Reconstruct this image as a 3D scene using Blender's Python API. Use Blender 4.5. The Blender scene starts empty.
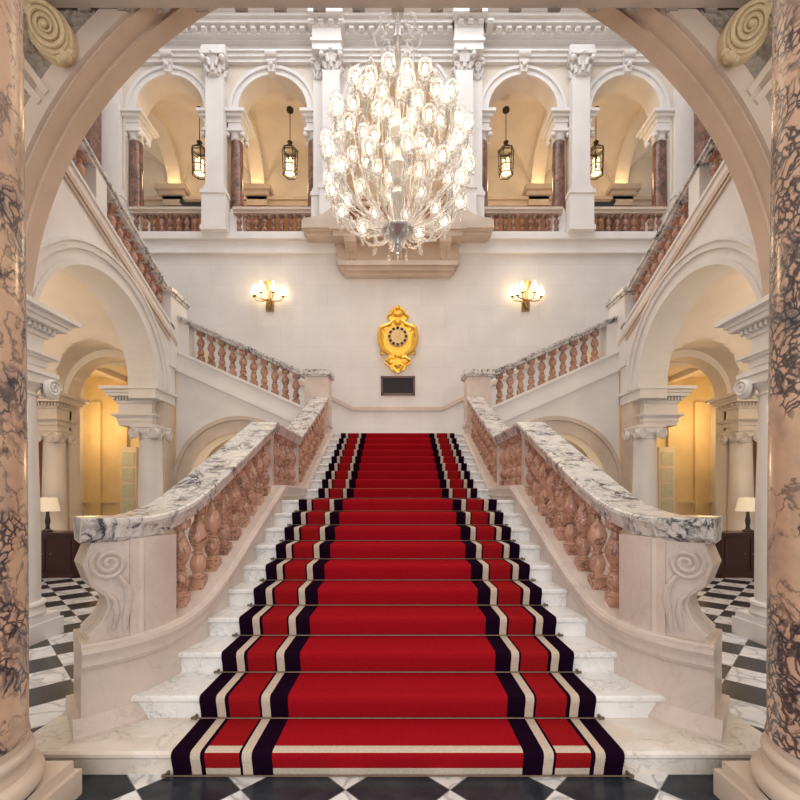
import bpy, bmesh, math, random
from mathutils import Vector, Matrix
PI = math.pi
sc = bpy.context.scene
COL = sc.collection
random.seed(7)
EYE = 1.55
def X_(px, d): return (px - 397.75) * d / 435.0
def Z_(py, d): return EYE + (495.0 - py) * d / 435.0

# ------------------------------------------------------------------ materials
def new_mat(name):
    m = bpy.data.materials.new(name); m.use_nodes = True
    nt = m.node_tree; nt.nodes.clear()
    out = nt.nodes.new('ShaderNodeOutputMaterial')
    b = nt.nodes.new('ShaderNodeBsdfPrincipled')
    nt.links.new(b.outputs[0], out.inputs[0])
    return m, nt, b
def N(nt, typ, **kw):
    n = nt.nodes.new(typ)
    for k, v in kw.items():
        if k.startswith('i_'):
            key = k[2:].replace('_', ' ')
            n.inputs[key].default_value = v
        else: setattr(n, k, v)
    return n
def ramp(nt, fac, stops, interp='LINEAR'):
    r = nt.nodes.new('ShaderNodeValToRGB'); r.color_ramp.interpolation = interp
    e = r.color_ramp.elements
    while len(e) < len(stops): e.new(0.5)
    for el, (p, c) in zip(e, stops):
        el.position = p; el.color = (c[0], c[1], c[2], 1) if not isinstance(c, (int, float)) else (c, c, c, 1)
    nt.links.new(fac, r.inputs[0]); return r.outputs[0]
def mixc(nt, fac, a, b, mode='MIX'):
    m = nt.nodes.new('ShaderNodeMix'); m.data_type = 'RGBA'; m.blend_type = mode
    for s, v in ((m.inputs[0], fac), (m.inputs[6], a), (m.inputs[7], b)):
        if isinstance(v, (int, float)): s.default_value = v
        elif isinstance(v, tuple): s.default_value = (v[0], v[1], v[2], 1)
        else: nt.links.new(v, s)
    return m.outputs[2]
def coords(nt, scale=(1, 1, 1), warp=0.0, wscale=2.0, kind='Object'):
    if kind == 'World':
        g = nt.nodes.new('ShaderNodeNewGeometry'); src = g.outputs['Position']
    else:
        t = nt.nodes.new('ShaderNodeTexCoord'); src = t.outputs[kind]
    mp = nt.nodes.new('ShaderNodeMapping'); mp.inputs['Scale'].default_value = scale
    nt.links.new(src, mp.inputs[0]); v = mp.outputs[0]
    if warp:
        n = N(nt, 'ShaderNodeTexNoise', i_Scale=wscale, i_Detail=4.0); nt.links.new(v, n.inputs['Vector'])
        s = nt.nodes.new('ShaderNodeVectorMath'); s.operation = 'MULTIPLY_ADD'
        nt.links.new(n.outputs['Color'], s.inputs[0]); s.inputs[1].default_value = (warp,) * 3; nt.links.new(v, s.inputs[2])
        v = s.outputs[0]
    return v
def bump(nt, b, h, strength=0.2, dist=0.02):
    n = N(nt, 'ShaderNodeBump', i_Strength=strength, i_Distance=dist)
    nt.links.new(h, n.inputs['Height']); nt.links.new(n.outputs[0], b.inputs['Normal'])

def plaster(name, c, rough=0.6, var=0.05, blocks=None, relief=0.0):
    m, nt, b = new_mat(name)
    v = coords(nt, kind='World')
    n = N(nt, 'ShaderNodeTexNoise', i_Scale=1.7, i_Detail=6.0); nt.links.new(v, n.inputs['Vector'])
    dark = tuple(x * (1 - var * 2.2) for x in c); lite = tuple(min(1, x * (1 + var)) for x in c)
    col = ramp(nt, n.outputs[0], [(0.3, dark), (0.7, lite)])
    if blocks:
        w, h, axis = blocks
        sp = nt.nodes.new('ShaderNodeSeparateXYZ'); nt.links.new(v, sp.inputs[0])
        cb = nt.nodes.new('ShaderNodeCombineXYZ')
        nt.links.new(sp.outputs[axis], cb.inputs[0]); nt.links.new(sp.outputs[2], cb.inputs[1])
        br = N(nt, 'ShaderNodeTexBrick', i_Scale=1.0)
        br.inputs['Mortar Size'].default_value = 0.006; br.inputs['Brick Width'].default_value = w; br.inputs['Row Height'].default_value = h
        br.inputs['Color1'].default_value = (1, 1, 1, 1); br.inputs['Color2'].default_value = (.96, .96, .965, 1); br.inputs['Mortar'].default_value = (.90, .89, .88, 1)
        nt.links.new(cb.outputs[0], br.inputs['Vector'])
        col = mixc(nt, 1.0, col, br.outputs[0], 'MULTIPLY')
    nt.links.new(col, b.inputs['Base Color']); b.inputs['Roughness'].default_value = rough
    if relief:
        n2 = N(nt, 'ShaderNodeTexVoronoi', i_Scale=14.0); nt.links.new(v, n2.inputs['Vector'])
        bump(nt, b, n2.outputs['Distance'], relief, 0.05)
    return m

def ridge(nt, v, scale, width, detail=5.0):
    n = N(nt, 'ShaderNodeTexNoise', i_Scale=scale, i_Detail=detail, i_Roughness=0.55, i_Distortion=0.6); nt.links.new(v, n.inputs['Vector'])
    a = N(nt, 'ShaderNodeMath', operation='SUBTRACT'); nt.links.new(n.outputs[0], a.inputs[0]); a.inputs[1].default_value = .5
    b = N(nt, 'ShaderNodeMath', operation='ABSOLUTE'); nt.links.new(a.outputs[0], b.inputs[0])
    return ramp(nt, b.outputs[0], [(0.0, 1.0), (width, 0.0)])
def breccia(name, light, mid, dark, scale=1.0, rough=0.25, darkness=0.5):
    m, nt, b = new_mat(name)
    v = coords(nt, (scale,) * 3, 0.55, 2.8, 'World')
    n1 = N(nt, 'ShaderNodeTexNoise', i_Scale=1.8, i_Detail=8.0, i_Roughness=0.6); nt.links.new(v, n1.inputs['Vector'])
    base = ramp(nt, n1.outputs[0], [(0.3, mid), (0.48, light), (0.62, tuple(min(1, x * 1.12) for x in light)), (0.75, mid)])
    n2 = N(nt, 'ShaderNodeTexNoise', i_Scale=.85, i_Detail=4.0, i_Distortion=0.8); nt.links.new(v, n2.inputs['Vector'])
    mask = ramp(nt, n2.outputs[0], [(0.49, 0.0), (0.56, 1.0)])
    v1 = N(nt, 'ShaderNodeTexVoronoi', feature='DISTANCE_TO_EDGE', i_Scale=10.0); nt.links.new(v, v1.inputs['Vector'])
    net = ramp(nt, v1.outputs['Distance'], [(0.0, 1.0), (0.10, 0.75), (0.17, 0.0)])
    net = mixc(nt, 1.0, net, mask, 'MULTIPLY')
    n3 = N(nt, 'ShaderNodeTexNoise', i_Scale=3.0, i_Detail=9.0, i_Roughness=0.7); nt.links.new(v, n3.inputs['Vector'])
    patch = mixc(nt, 1.0, ramp(nt, n3.outputs[0], [(0.52, 0.0), (0.60, 1.0)]), mask, 'MULTIPLY')
    c = mixc(nt, ridge(nt, v, 1.6, .022), base, tuple(x * .55 for x in mid))
    k1 = mixc(nt, 1.0, net, (darkness,) * 3, 'MULTIPLY'); k2 = mixc(nt, 1.0, patch, (darkness * .8,) * 3, 'MULTIPLY')
    c = mixc(nt, k2, c, tuple(min(1, x * 2.6 + .05) for x in dark)); c = mixc(nt, k1, c, dark)
    nt.links.new(c, b.inputs['Base Color']); b.inputs['Roughness'].default_value = rough
    return m

def veined(name, white, vein, scale=1.0, amount=0.5, rough=0.25, thick=0.05, stain=None):
    m, nt, b = new_mat(name)
    v = coords(nt, (scale, scale * 1.3, scale), 0.4, 2.0, 'World')
    a = ridge(nt, v, 2.4, thick * .35, 7.0)
    a2 = ridge(nt, v, 6.0, thick * .45, 4.0)
    n2 = N(nt, 'ShaderNodeTexNoise', i_Scale=1.6, i_Detail=6.0, i_Roughness=0.65); nt.links.new(v, n2.inputs['Vector'])
    k = ramp(nt, n2.outputs[0], [(0.40, 0.15 * amount), (0.60, amount)])
    f = mixc(nt, 1.0, mixc(nt, .6, a, a2, 'ADD'), k, 'MULTIPLY')
    base = ramp(nt, n2.outputs[0], [(0.35, white), (0.7, tuple(x * .84 for x in white))])
    if stain:
        n4 = N(nt, 'ShaderNodeTexNoise', i_Scale=1.3, i_Detail=5.0); nt.links.new(v, n4.inputs['Vector'])
        base = mixc(nt, ramp(nt, n4.outputs[0], [(0.4, 0.0), (0.65, 0.8)]), base, stain)
    nt.links.new(mixc(nt, f, base, vein), b.inputs['Base Color']); b.inputs['Roughness'].default_value = rough
    return m

def simple(name, c, rough=0.5, metal=0.0, emit=None, es=0.0):
    m, nt, b = new_mat(name)
    n = N(nt, 'ShaderNodeTexNoise', i_Scale=30.0, i_Detail=3.0); nt.links.new(coords(nt), n.inputs['Vector'])
    nt.links.new(ramp(nt, n.outputs[0], [(0.3, tuple(x * .88 for x in c)), (0.7, tuple(min(1, x * 1.08) for x in c))]), b.inputs['Base Color'])
    b.inputs['Roughness'].default_value = rough; b.inputs['Metallic'].default_value = metal
    if emit:
        b.inputs['Emission Color'].default_value = (*emit, 1); b.inputs['Emission Strength'].default_value = es
        m.cycles.emission_sampling = 'NONE'
    return m

def carpet_mat():
    m, nt, b = new_mat('wool_stair_carpet')
    g = nt.nodes.new('ShaderNodeNewGeometry'); sp = nt.nodes.new('ShaderNodeSeparateXYZ'); nt.links.new(g.outputs['Position'], sp.inputs[0])
    ab = N(nt, 'ShaderNodeMath', operation='ABSOLUTE'); nt.links.new(sp.outputs[0], ab.inputs[0])
    dv = N(nt, 'ShaderNodeMath', operation='DIVIDE'); nt.links.new(ab.outputs[0], dv.inputs[0]); dv.inputs[1].default_value = 1.244
    RED = (.37, .008, .016); DK = (.012, .003, .012); CR = (.64, .53, .43)
    R2 = (.33, .010, .014)
    st = [(0, RED), (.690, DK), (.805, CR), (.857, DK), (.874, R2), (1.067, DK), (1.090, CR), (1.146, DK)]
    col = ramp(nt, dv.outputs[0], [(p / 1.26, c) for p, c in st], 'CONSTANT')
    # woven cross bands of the lowest step, where the red is
    isred = ramp(nt, dv.outputs[0], [(0, 1.0), (.690 / 1.26, 0.0), (.874 / 1.26, 1.0), (1.067 / 1.26, 0.0)], 'CONSTANT')
    def rng(o, lo, hi):
        a = N(nt, 'ShaderNodeMath', operation='GREATER_THAN'); nt.links.new(o, a.inputs[0]); a.inputs[1].default_value = lo
        c = N(nt, 'ShaderNodeMath', operation='LESS_THAN'); nt.links.new(o, c.inputs[0]); c.inputs[1].default_value = hi
        x = N(nt, 'ShaderNodeMath', operation='MULTIPLY'); nt.links.new(a.outputs[0], x.inputs[0]); nt.links.new(c.outputs[0], x.inputs[1]); return x.outputs[0]
    low = rng(sp.outputs[2], -.01, .05); y1 = rng(sp.outputs[1], 2.25, 2.50)
    a1 = N(nt, 'ShaderNodeMath', operation='MULTIPLY'); nt.links.new(low, a1.inputs[0]); nt.links.new(y1, a1.inputs[1])
    y2 = rng(sp.outputs[1], 2.375, 2.43); z2 = rng(sp.outputs[2], .13, .18)
    a2 = N(nt, 'ShaderNodeMath', operation='MULTIPLY'); nt.links.new(y2, a2.inputs[0]); nt.links.new(z2, a2.inputs[1])
    s = N(nt, 'ShaderNodeMath', operation='MAXIMUM'); nt.links.new(a1.outputs[0], s.inputs[0]); nt.links.new(a2.outputs[0], s.inputs[1])
    f = mixc(nt, 1.0, isred, s.outputs[0], 'MULTIPLY')
    col = mixc(nt, f, col, CR)
    n = N(nt, 'ShaderNodeTexNoise', i_Scale=90.0, i_Detail=3.0); nt.links.new(g.outputs['Position'], n.inputs['Vector'])
    col = mixc(nt, 1.0, col, ramp(nt, n.outputs[0], [(0.3, .82), (0.7, 1.0)]), 'MULTIPLY')
    nt.links.new(col, b.inputs['Base Color']); b.inputs['Roughness'].default_value = 1.0
    b.inputs['Specular IOR Level'].default_value = 0.02
    b.inputs['Sheen Weight'].default_value = 0.0
    bump(nt, b, n.outputs[0], 0.4, 0.004)
    return m

def floor_mat():
    m, nt, b = new_mat('chequered_marble_floor')
    g = nt.nodes.new('ShaderNodeNewGeometry'); sp = nt.nodes.new('ShaderNodeSeparateXYZ'); nt.links.new(g.outputs['Position'], sp.inputs[0])
    def M(op, a, c):
        n = N(nt, 'ShaderNodeMath', operation=op)
        for i, v in enumerate((a, c)):
            if v is None: continue
            if isinstance(v, (int, float)): n.inputs[i].default_value = v
            else: nt.links.new(v, n.inputs[i])
        return n.outputs[0]
    s = .389
    y = M('SUBTRACT', sp.outputs[1], 2.286)
    u = M('ADD', M('DIVIDE', M('ADD', sp.outputs[0], y), s * math.sqrt(2)), 40.5)
    v = M('ADD', M('DIVIDE', M('SUBTRACT', y, sp.outputs[0]), s * math.sqrt(2)), 40.5)
    par = M('MODULO', M('ADD', M('FLOOR', u, None), M('FLOOR', v, None)), 2.0)
    par = M('GREATER_THAN', par, 0.5)
    fu = M('FRACT', u, None); fv = M('FRACT', v, None)
    e = M('MINIMUM', M('MINIMUM', fu, M('SUBTRACT', 1.0, fu)), M('MINIMUM', fv, M('SUBTRACT', 1.0, fv)))
    joint = M('LESS_THAN', e, 0.006)
    vv = coords(nt, (1, 1, 1), 0.5, 2.0, 'World')
    vo = N(nt, 'ShaderNodeTexVoronoi', feature='DISTANCE_TO_EDGE', i_Scale=4.0); nt.links.new(vv, vo.inputs['Vector'])
    n2 = N(nt, 'ShaderNodeTexNoise', i_Scale=6.0, i_Detail=7.0); nt.links.new(vv, n2.inputs['Vector'])
    w = mixc(nt, ramp(nt, vo.outputs['Distance'], [(0, .7), (.07, 0.0)]), ramp(nt, n2.outputs[0], [(.3, (.86, .86, .86)), (.7, (.66, .66, .68))]), (.3, .3, .32))
    k = ramp(nt, n2.outputs[0], [(.3, (.018, .02, .028)), (.7, (.045, .05, .06))])
    c = mixc(nt, par, k, w); c = mixc(nt, joint, c, (.25, .25, .25))
    nt.links.new(c, b.inputs['Base Color']); b.inputs['Roughness'].default_value = 0.22; b.inputs['Specular IOR Level'].default_value = .3
    return m

def glass_mat():
    m = bpy.data.materials.new('blown_crystal_glass'); m.use_nodes = True
    nt = m.node_tree; nt.nodes.clear()
    out = nt.nodes.new('ShaderNodeOutputMaterial')
    tr = N(nt, 'ShaderNodeBsdfTransparent'); tr.inputs[0].default_value = (.97, .97, .97, 1)
    gl = N(nt, 'ShaderNodeBsdfGlossy', i_Roughness=0.08)
    tl = N(nt, 'ShaderNodeBsdfTranslucent'); tl.inputs[0].default_value = (.95, .93, .9, 1)
    df = N(nt, 'ShaderNodeBsdfDiffuse'); df.inputs[0].default_value = (.9, .89, .87, 1)
    a = nt.nodes.new('ShaderNodeMixShader'); a.inputs[0].default_value = .5
    nt.links.new(tl.outputs[0], a.inputs[1]); nt.links.new(df.outputs[0], a.inputs[2])
    lw = N(nt, 'ShaderNodeLayerWeight', i_Blend=0.45)
    b1 = nt.nodes.new('ShaderNodeMixShader'); nt.links.new(lw.outputs['Facing'], b1.inputs[0])
    nt.links.new(tr.outputs[0], b1.inputs[1]); nt.links.new(a.outputs[0], b1.inputs[2])
    c = nt.nodes.new('ShaderNodeMixShader'); c.inputs[0].default_value = .12
    nt.links.new(b1.outputs[0], c.inputs[1]); nt.links.new(gl.outputs[0], c.inputs[2])
    nt.links.new(c.outputs[0], out.inputs[0]); return m

M = {}
M['wall'] = plaster('white_stone_blocks', (.80, .765, .74), .5, .03, (1.25, .55, 0))
M['white'] = plaster('white_painted_plaster', (.85, .815, .79), .5, .03)
M['cream'] = plaster('cream_painted_plaster', (.82, .73, .63), .55, .04)
M['lobby'] = plaster('ochre_cream_plaster', (.82, .66, .38), .5, .06)
M['stone'] = plaster('warm_limestone', (.67, .55, .455), .4, .08)
M['archstone'] = plaster('tan_limestone', (.60, .46, .36), .55, .05)
M['grey_stone'] = plaster('grey_buff_stone', (.57, .47, .40), .6, .06)
M['carved'] = plaster('carved_relief_stone', (.40, .34, .29), .7, .15, None, 1.0)
M['string'] = veined('pink_beige_marble', (.72, .61, .55), (.50, .39, .35), 1.1, .45, .3, .06)
M['rail'] = veined('white_marble_black_veins', (.80, .76, .73), (.05, .05, .07), 1.9, 1.0, .22, .13)
M['step'] = veined('white_carrara_marble', (.90, .89, .88), (.42, .40, .38), 1.5, .6, .25, .06)
M['slab'] = veined('stained_white_marble', (.88, .84, .79), (.42, .36, .30), 1.5, .7, .3, .06, (.66, .55, .44))
M['baluster'] = breccia('rose_breccia_balusters', (.56, .32, .23), (.34, .16, .11), (.10, .05, .05), 3.0, .2, .35)
M['baluster_pale'] = breccia('rose_alabaster', (.62, .40, .31), (.42, .23, .17), (.14, .08, .07), 2.6, .25, .3)
M['column'] = breccia('pink_black_breccia', (.62, .43, .31), (.40, .29, .24), (.03, .03, .045), 1.9, .2, .95)
M['brown'] = breccia('brown_red_marble', (.27, .13, .09), (.12, .06, .045), (.04, .02, .02), 2.5, .18, .6)
M['wood'] = simple('dark_mahogany', (.055, .014, .012), .3)
M['oak'] = simple('varnished_brown_wood', (.30, .14, .06), .35)
M['door'] = simple('red_brown_door_wood', (.25, .09, .035), .3)
M['brass'] = simple('aged_brass', (.35, .24, .12), .35, .9)
M['rod'] = simple('dull_bronze_rod', (.20, .14, .10), .4, .9)
M['gold'] = simple('polished_gilding', (.95, .58, .10), .32, .75)
M['gold_dark'] = simple('gold_cream_dial', (.78, .56, .26), .5, .3)  # gold-cream is the own tone of the clock dial and hands
M['black'] = simple('black_enamel', (.015, .012, .012), .4)
M['plaque'] = simple('dark_bronze_plaque', (.022, .020, .024), .75)
M['plaque_frame'] = simple('brown_plaque_frame', (.12, .06, .05), .4)
M['iron'] = simple('dark_bronze', (.06, .045, .03), .4, .7)
M['shade'] = simple('cream_lamp_shade', (.85, .74, .58), .8, 0, (1, .78, .5), .35)
M['flame'] = simple('lit_candle_bulb', (1, .95, .85), .5, 0, (1, .74, .40), 6.0)
M['bulb'] = simple('lit_frosted_bulb', (1, .97, .9), .5, 0, (1, .88, .70), 7.0)
M['lantern_glass'] = simple('warm_lantern_glow', (1, .8, .5), .5, 0, (1, .66, .30), 5.0)
M['silver'] = simple('silvered_boss', (.55, .55, .57), .3, .7)
M['glass'] = glass_mat()
M['pale_glass'] = simple('pale_greenish_glazing', (.66, .68, .54), .2)
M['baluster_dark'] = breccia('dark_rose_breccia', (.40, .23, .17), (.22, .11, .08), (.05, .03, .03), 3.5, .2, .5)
M['stem'] = simple('milky_glass_stem', (.62, .58, .54), .15)
M['carpet'] = carpet_mat()
M['floor'] = floor_mat()
M['gilt_leaf'] = simple('ochre_carved_stone', (.56, .44, .28), .5)

# ------------------------------------------------------------------ mesh builder
class MB:
    def __init__(s): s.v = []; s.f = []
    def add(s, vs, fs, mat=None):
        o = len(s.v)
        s.v += [tuple(mat @ Vector(p)) if mat else tuple(p) for p in vs]
        s.f += [[i + o for i in f] for f in fs]; return s
    def box(s, x0, x1, y0, y1, z0, z1, mat=None):
        vs = [(x, y, z) for z in (z0, z1) for y in (y0, y1) for x in (x0, x1)]
        return s.add(vs, [[0, 2, 3, 1], [4, 5, 7, 6], [0, 1, 5, 4], [2, 6, 7, 3], [0, 4, 6, 2], [1, 3, 7, 5]], mat)
    def lathe(s, prof, c=(0, 0, 0), n=24, mat=None, sq=False):
        # prof: (radius, z) list ; closed with caps
        vs = []; fs = []
        for r, z in prof:
            for k in range(n):
                a = 2 * PI * (k + .5) / n
                q = 1 / max(abs(math.cos(a)), abs(math.sin(a))) if sq else 1
                vs.append((c[0] + r * q * math.cos(a), c[1] + r * q * math.sin(a), c[2] + z))
        m = len(prof)
        for i in range(m - 1):
            for k in range(n):
                k2 = (k + 1) % n
                fs.append([i * n + k, i * n + k2, (i + 1) * n + k2, (i + 1) * n + k])
        fs.append([k for k in range(n)][::-1]); fs.append([(m - 1) * n + k for k in range(n)])
        return s.add(vs, fs, mat)
    def prism(s, poly, P, t0, t1):
        # poly: (u,w) list; P(u,t,w)->xyz
        n = len(poly)
        vs = [P(u, t0, w) for u, w in poly] + [P(u, t1, w) for u, w in poly]
        fs = [list(range(n))[::-1], list(range(n, 2 * n))] + [[i, (i + 1) % n, n + (i + 1) % n, n + i] for i in range(n)]
        return s.add(vs, fs)
    def tube(s, pts, r, n=8, closed=False):
        pts = [Vector(p) for p in pts]; vs = []; fs = []
        m = len(pts); up = None
        for i, p in enumerate(pts):
            if closed: t = pts[(i + 1) % m] - pts[i - 1]
            else: t = pts[min(i + 1, m - 1)] - pts[max(i - 1, 0)]
            t.normalize()
            if up is None: up = Vector((0, 0, 1)) if abs(t.z) < .9 else Vector((1, 0, 0))
            a = t.cross(up).normalized(); up = a.cross(t).normalized()
            rr = r[i] if isinstance(r, (list, tuple)) else r
            for k in range(n):
                th = 2 * PI * k / n
                vs.append(tuple(p + a * (rr * math.cos(th)) + up * (rr * math.sin(th))))
        for i in range(m if closed else m - 1):
            j = (i + 1) % m
            for k in range(n):
                k2 = (k + 1) % n
                fs.append([i * n + k, i * n + k2, j * n + k2, j * n + k])
        if not closed: fs += [list(range(n))[::-1], [(m - 1) * n + k for k in range(n)]]
        return s.add(vs, fs)
    def sphere(s, c, r, n=12, sc_=(1, 1, 1)):
        pr = [(max(.001, math.sin(PI * i / n)) * r, -math.cos(PI * i / n) * r) for i in range(n + 1)]
        return s.lathe(pr, (0, 0, 0), n + 4, Matrix.Translation(c) @ Matrix.Diagonal((*sc_, 1)))
    def sweep(s, stations, closed_prof=True):
        # stations: list of lists of xyz, same length
        n = len(stations[0]); vs = [p for st in stations for p in st]; fs = []
        for i in range(len(stations) - 1):
            for k in range(n):
                k2 = (k + 1) % n
                fs.append([i * n + k, i * n + k2, (i + 1) * n + k2, (i + 1) * n + k])
        fs += [list(range(n))[::-1], [(len(stations) - 1) * n + k for k in range(n)]]
        return s.add(vs, fs)
    def build(s, name, mat, parent=None, smooth=True, ang=35):
        me = bpy.data.meshes.new(name); me.from_pydata(s.v, [], s.f)
        bm = bmesh.new(); bm.from_mesh(me); bmesh.ops.recalc_face_normals(bm, faces=bm.faces); bm.to_mesh(me); bm.free()
        if smooth:
            me.shade_smooth(); me.set_sharp_from_angle(angle=math.radians(ang))
        me.materials.append(mat if not isinstance(mat, str) else M[mat])
        o = bpy.data.objects.new(name, me); COL.objects.link(o)
        if parent is not None:
            o.parent = parent; o.matrix_parent_inverse = Matrix.Identity(4)
            if parent.get('_wp'): o.location = -Vector(parent['_wp'])
        return o

def struct(name, mb, mat, parent=None, smooth=True):
    o = mb.build(name, mat, parent, smooth)
    if parent is None: o['kind'] = 'structure'
    return o
def thing(name, label, cat, loc=(0, 0, 0), group=None):
    """Empty at the base of a thing; children meshes are modelled in world space and shifted back."""
    o = bpy.data.objects.new(name, None); COL.objects.link(o); o.location = loc
    o.empty_display_size = .1
    o['label'] = label; o['category'] = cat
    if group: o['group'] = group
    o['_wp'] = list(loc) if Vector(loc).length > 0 else [0.0, 0.0, 0.0001]
    return o
def tag(o, label, cat, group=None):
    o['label'] = label; o['category'] = cat
    if group: o['group'] = group
    return o
def copy_tree(o, loc, label=None):
    r = o.copy(); COL.objects.link(r); r.location = loc
    if label: r['label'] = label
    def rec(a, b):
        for ch in list(a.children):
            c = ch.copy(); COL.objects.link(c); c.parent = b; rec(ch, c)
    rec(o, r); return r

def interp(a, b, t): return a + (b - a) * t
def strip_wall(mb, pts, P, t0, t1):
    """pts: (u, zlow, ztop); consecutive points joined; u equal => jump."""
    segs = []
    for a, b in zip(pts[:-1], pts[1:]):
        if abs(a[0] - b[0]) > 1e-6: segs.append((a, b))
    for i, (a, b) in enumerate(segs):
        vs = [P(a[0], t0, a[1]), P(b[0], t0, b[1]), P(b[0], t0, b[2]), P(a[0], t0, a[2]),
              P(a[0], t1, a[1]), P(b[0], t1, b[1]), P(b[0], t1, b[2]), P(a[0], t1, a[2])]
        fs = [[0, 1, 2, 3], [7, 6, 5, 4], [0, 4, 5, 1], [3, 2, 6, 7]]
        pa = segs[i - 1][1] if i else None; nb = segs[i + 1][0] if i + 1 < len(segs) else None
        if pa is None or abs(pa[1] - a[1]) > 1e-4 or abs(pa[2] - a[2]) > 1e-4: fs.append([0, 3, 7, 4])
        if nb is None or abs(nb[1] - b[1]) > 1e-4 or abs(nb[2] - b[2]) > 1e-4: fs.append([1, 5, 6, 2])
        mb.add(vs, fs)
    return mb
def arch_pts(u0, u1, zb, top, arches, n=28):
    """arches: list of (centre, R, zspring, zbottom) sorted; top(u) callable."""
    pts = [(u0, zb, top(u0))]
    for (c, R, zs, zbot) in arches:
        k = 12
        pts.append((c - R, zb, top(c - R)))
        pts.append((c - R, zs, top(c - R)))
        for i in range(1, n):
            a = PI - PI * i / n; u = c + R * math.cos(a)
            pts.append((u, zs + R * math.sin(a), top(u)))
        pts.append((c + R, zs, top(c + R)))
        pts.append((c + R, zb, top(c + R)))
    pts.append((u1, zb, top(u1)))
    return pts
def ring(mb, c, zs, R0, R1, P, t0, t1, n=40, a0=0, a1=PI, leg=0):
    st = []
    def prof(a, dz=0):
        return [P(c + R0 * math.cos(a), t0, zs + R0 * math.sin(a) + dz), P(c + R1 * math.cos(a), t0, zs + R1 * math.sin(a) + dz),
                P(c + R1 * math.cos(a), t1, zs + R1 * math.sin(a) + dz), P(c + R0 * math.cos(a), t1, zs + R0 * math.sin(a) + dz)]
    if leg: st.append(prof(a0, -leg))
    for i in range(n + 1): st.append(prof(a0 + (a1 - a0) * i / n))
    if leg: st.append(prof(a1, -leg))
    return mb.sweep(st)
PX = lambda u, t, z: (u, t, z)        # wall running along X, depth t along Y

SIDES = ((-1, 'left'), (1, 'right'))
# ------------------------------------------------------------------ floor
struct('floor', MB().box(-10, 10, -4, 16, -.2, 0), 'floor')

# ------------------------------------------------------------------ staircase
H1 = .1495; T = .3392; D0 = 2.412; TU = .3377; ZO = -.009
H2 = .156; L1 = 10 * H1 + ZO; DU = 6.80; ZTOP = L1 + 9 * H2; YB = 11.6
stair = thing('marble_staircase', 'grand white marble staircase with nineteen steps rising in two flights to the clock wall', 'staircase', (0, 2.4, 0))
def step_mesh(hw, y0, y1, z0, z1, nose=.03):
    mb = MB()
    n = [(y0, z0), (y0, z1 - .045), (y0 - nose * .5, z1 - .045), (y0 - nose, z1 - .03), (y0 - nose, z1 - .012), (y0 - nose + .012, z1), (y1, z1), (y1, z0)]
    return mb.prism([(y, z) for y, z in n], lambda u, t, w: (t, u, w), -hw, hw)
noses = []
for k in range(10):
    y0 = D0 + k * T; hw = (2.16, 1.84, 1.68)[k] if k < 3 else 1.60
    y1 = y0 + T + .04 if k < 9 else DU + .03
    if k == 0: y1 = 3.05
    step_mesh(hw, y0, y1, 0 if k == 0 else k * H1 - .04, (k + 1) * H1 + ZO).build('step', 'slab' if k == 0 else 'step', stair)
    noses.append((y0, k * H1 + (ZO if k else 0), (k + 1) * H1 + ZO))
for k in range(9):
    y0 = DU + k * TU; y1 = y0 + TU + .04 if k < 8 else YB - .02
    step_mesh(1.60 if k < 8 else 1.50, y0, y1, L1 + k * H2 - .02, L1 + (k + 1) * H2).build('step', 'step', stair)
    noses.append((y0, L1 + k * H2, L1 + (k + 1) * H2))
# carpet
cp = []
tk = .009
for i, (y, za, zb) in enumerate(noses):
    cp += [(y - tk - .004, za + (.006 if i else .002)), (y - tk - .014, zb - .09), (y - .028 - tk, zb - .045), (y - .034 - tk, zb - .018), (y - .028 - tk, zb + .002), (y - .02, zb + tk), (y + .02, zb + tk)]
    ye = noses[i + 1][0] if i + 1 < len(noses) else y + 1.2
    cp.append((ye - tk - .004 if i + 1 < len(noses) else ye, zb + tk))
mb = MB()
XS = sorted(set([-1.252, -1.0, -.5, 0, .5, 1.0, 1.252])); prof = []
sts = []
for x in (-1.252, 1.252): sts.append(None)
outer = cp; n = len(outer)
inner = []
for i, (y, z) in enumerate(outer):
    a = Vector(outer[max(i - 1, 0)]); b = Vector(outer[min(i + 1, n - 1)]); t = (b - a).normalized(); inner.append((y + t.y * .007, z - t.x * .007))
vs = []
for x in (-1.237, 1.237):
    vs += [(x, y, z) for y, z in outer] + [(x, y, z) for y, z in inner]
fs = []
for i in range(n - 1):
    fs.append([i, i + 1, 2 * n + i + 1, 2 * n + i]); fs.append([n + i, 3 * n + i, 3 * n + i + 1, n + i + 1])
    fs.append([i, n + i, n + i + 1, i + 1]); fs.append([2 * n + i, 2 * n + i + 1, 3 * n + i + 1, 3 * n + i])
fs += [[0, 2 * n, 3 * n, n], [n - 1, 2 * n - 1, 4 * n - 1, 3 * n - 1]]
mb.add(vs, fs)
tag(mb.build('stair_carpet', 'carpet', None, True, 50), 'red wool runner with black and cream stripes down the middle of the marble stairs', 'carpet')
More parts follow.
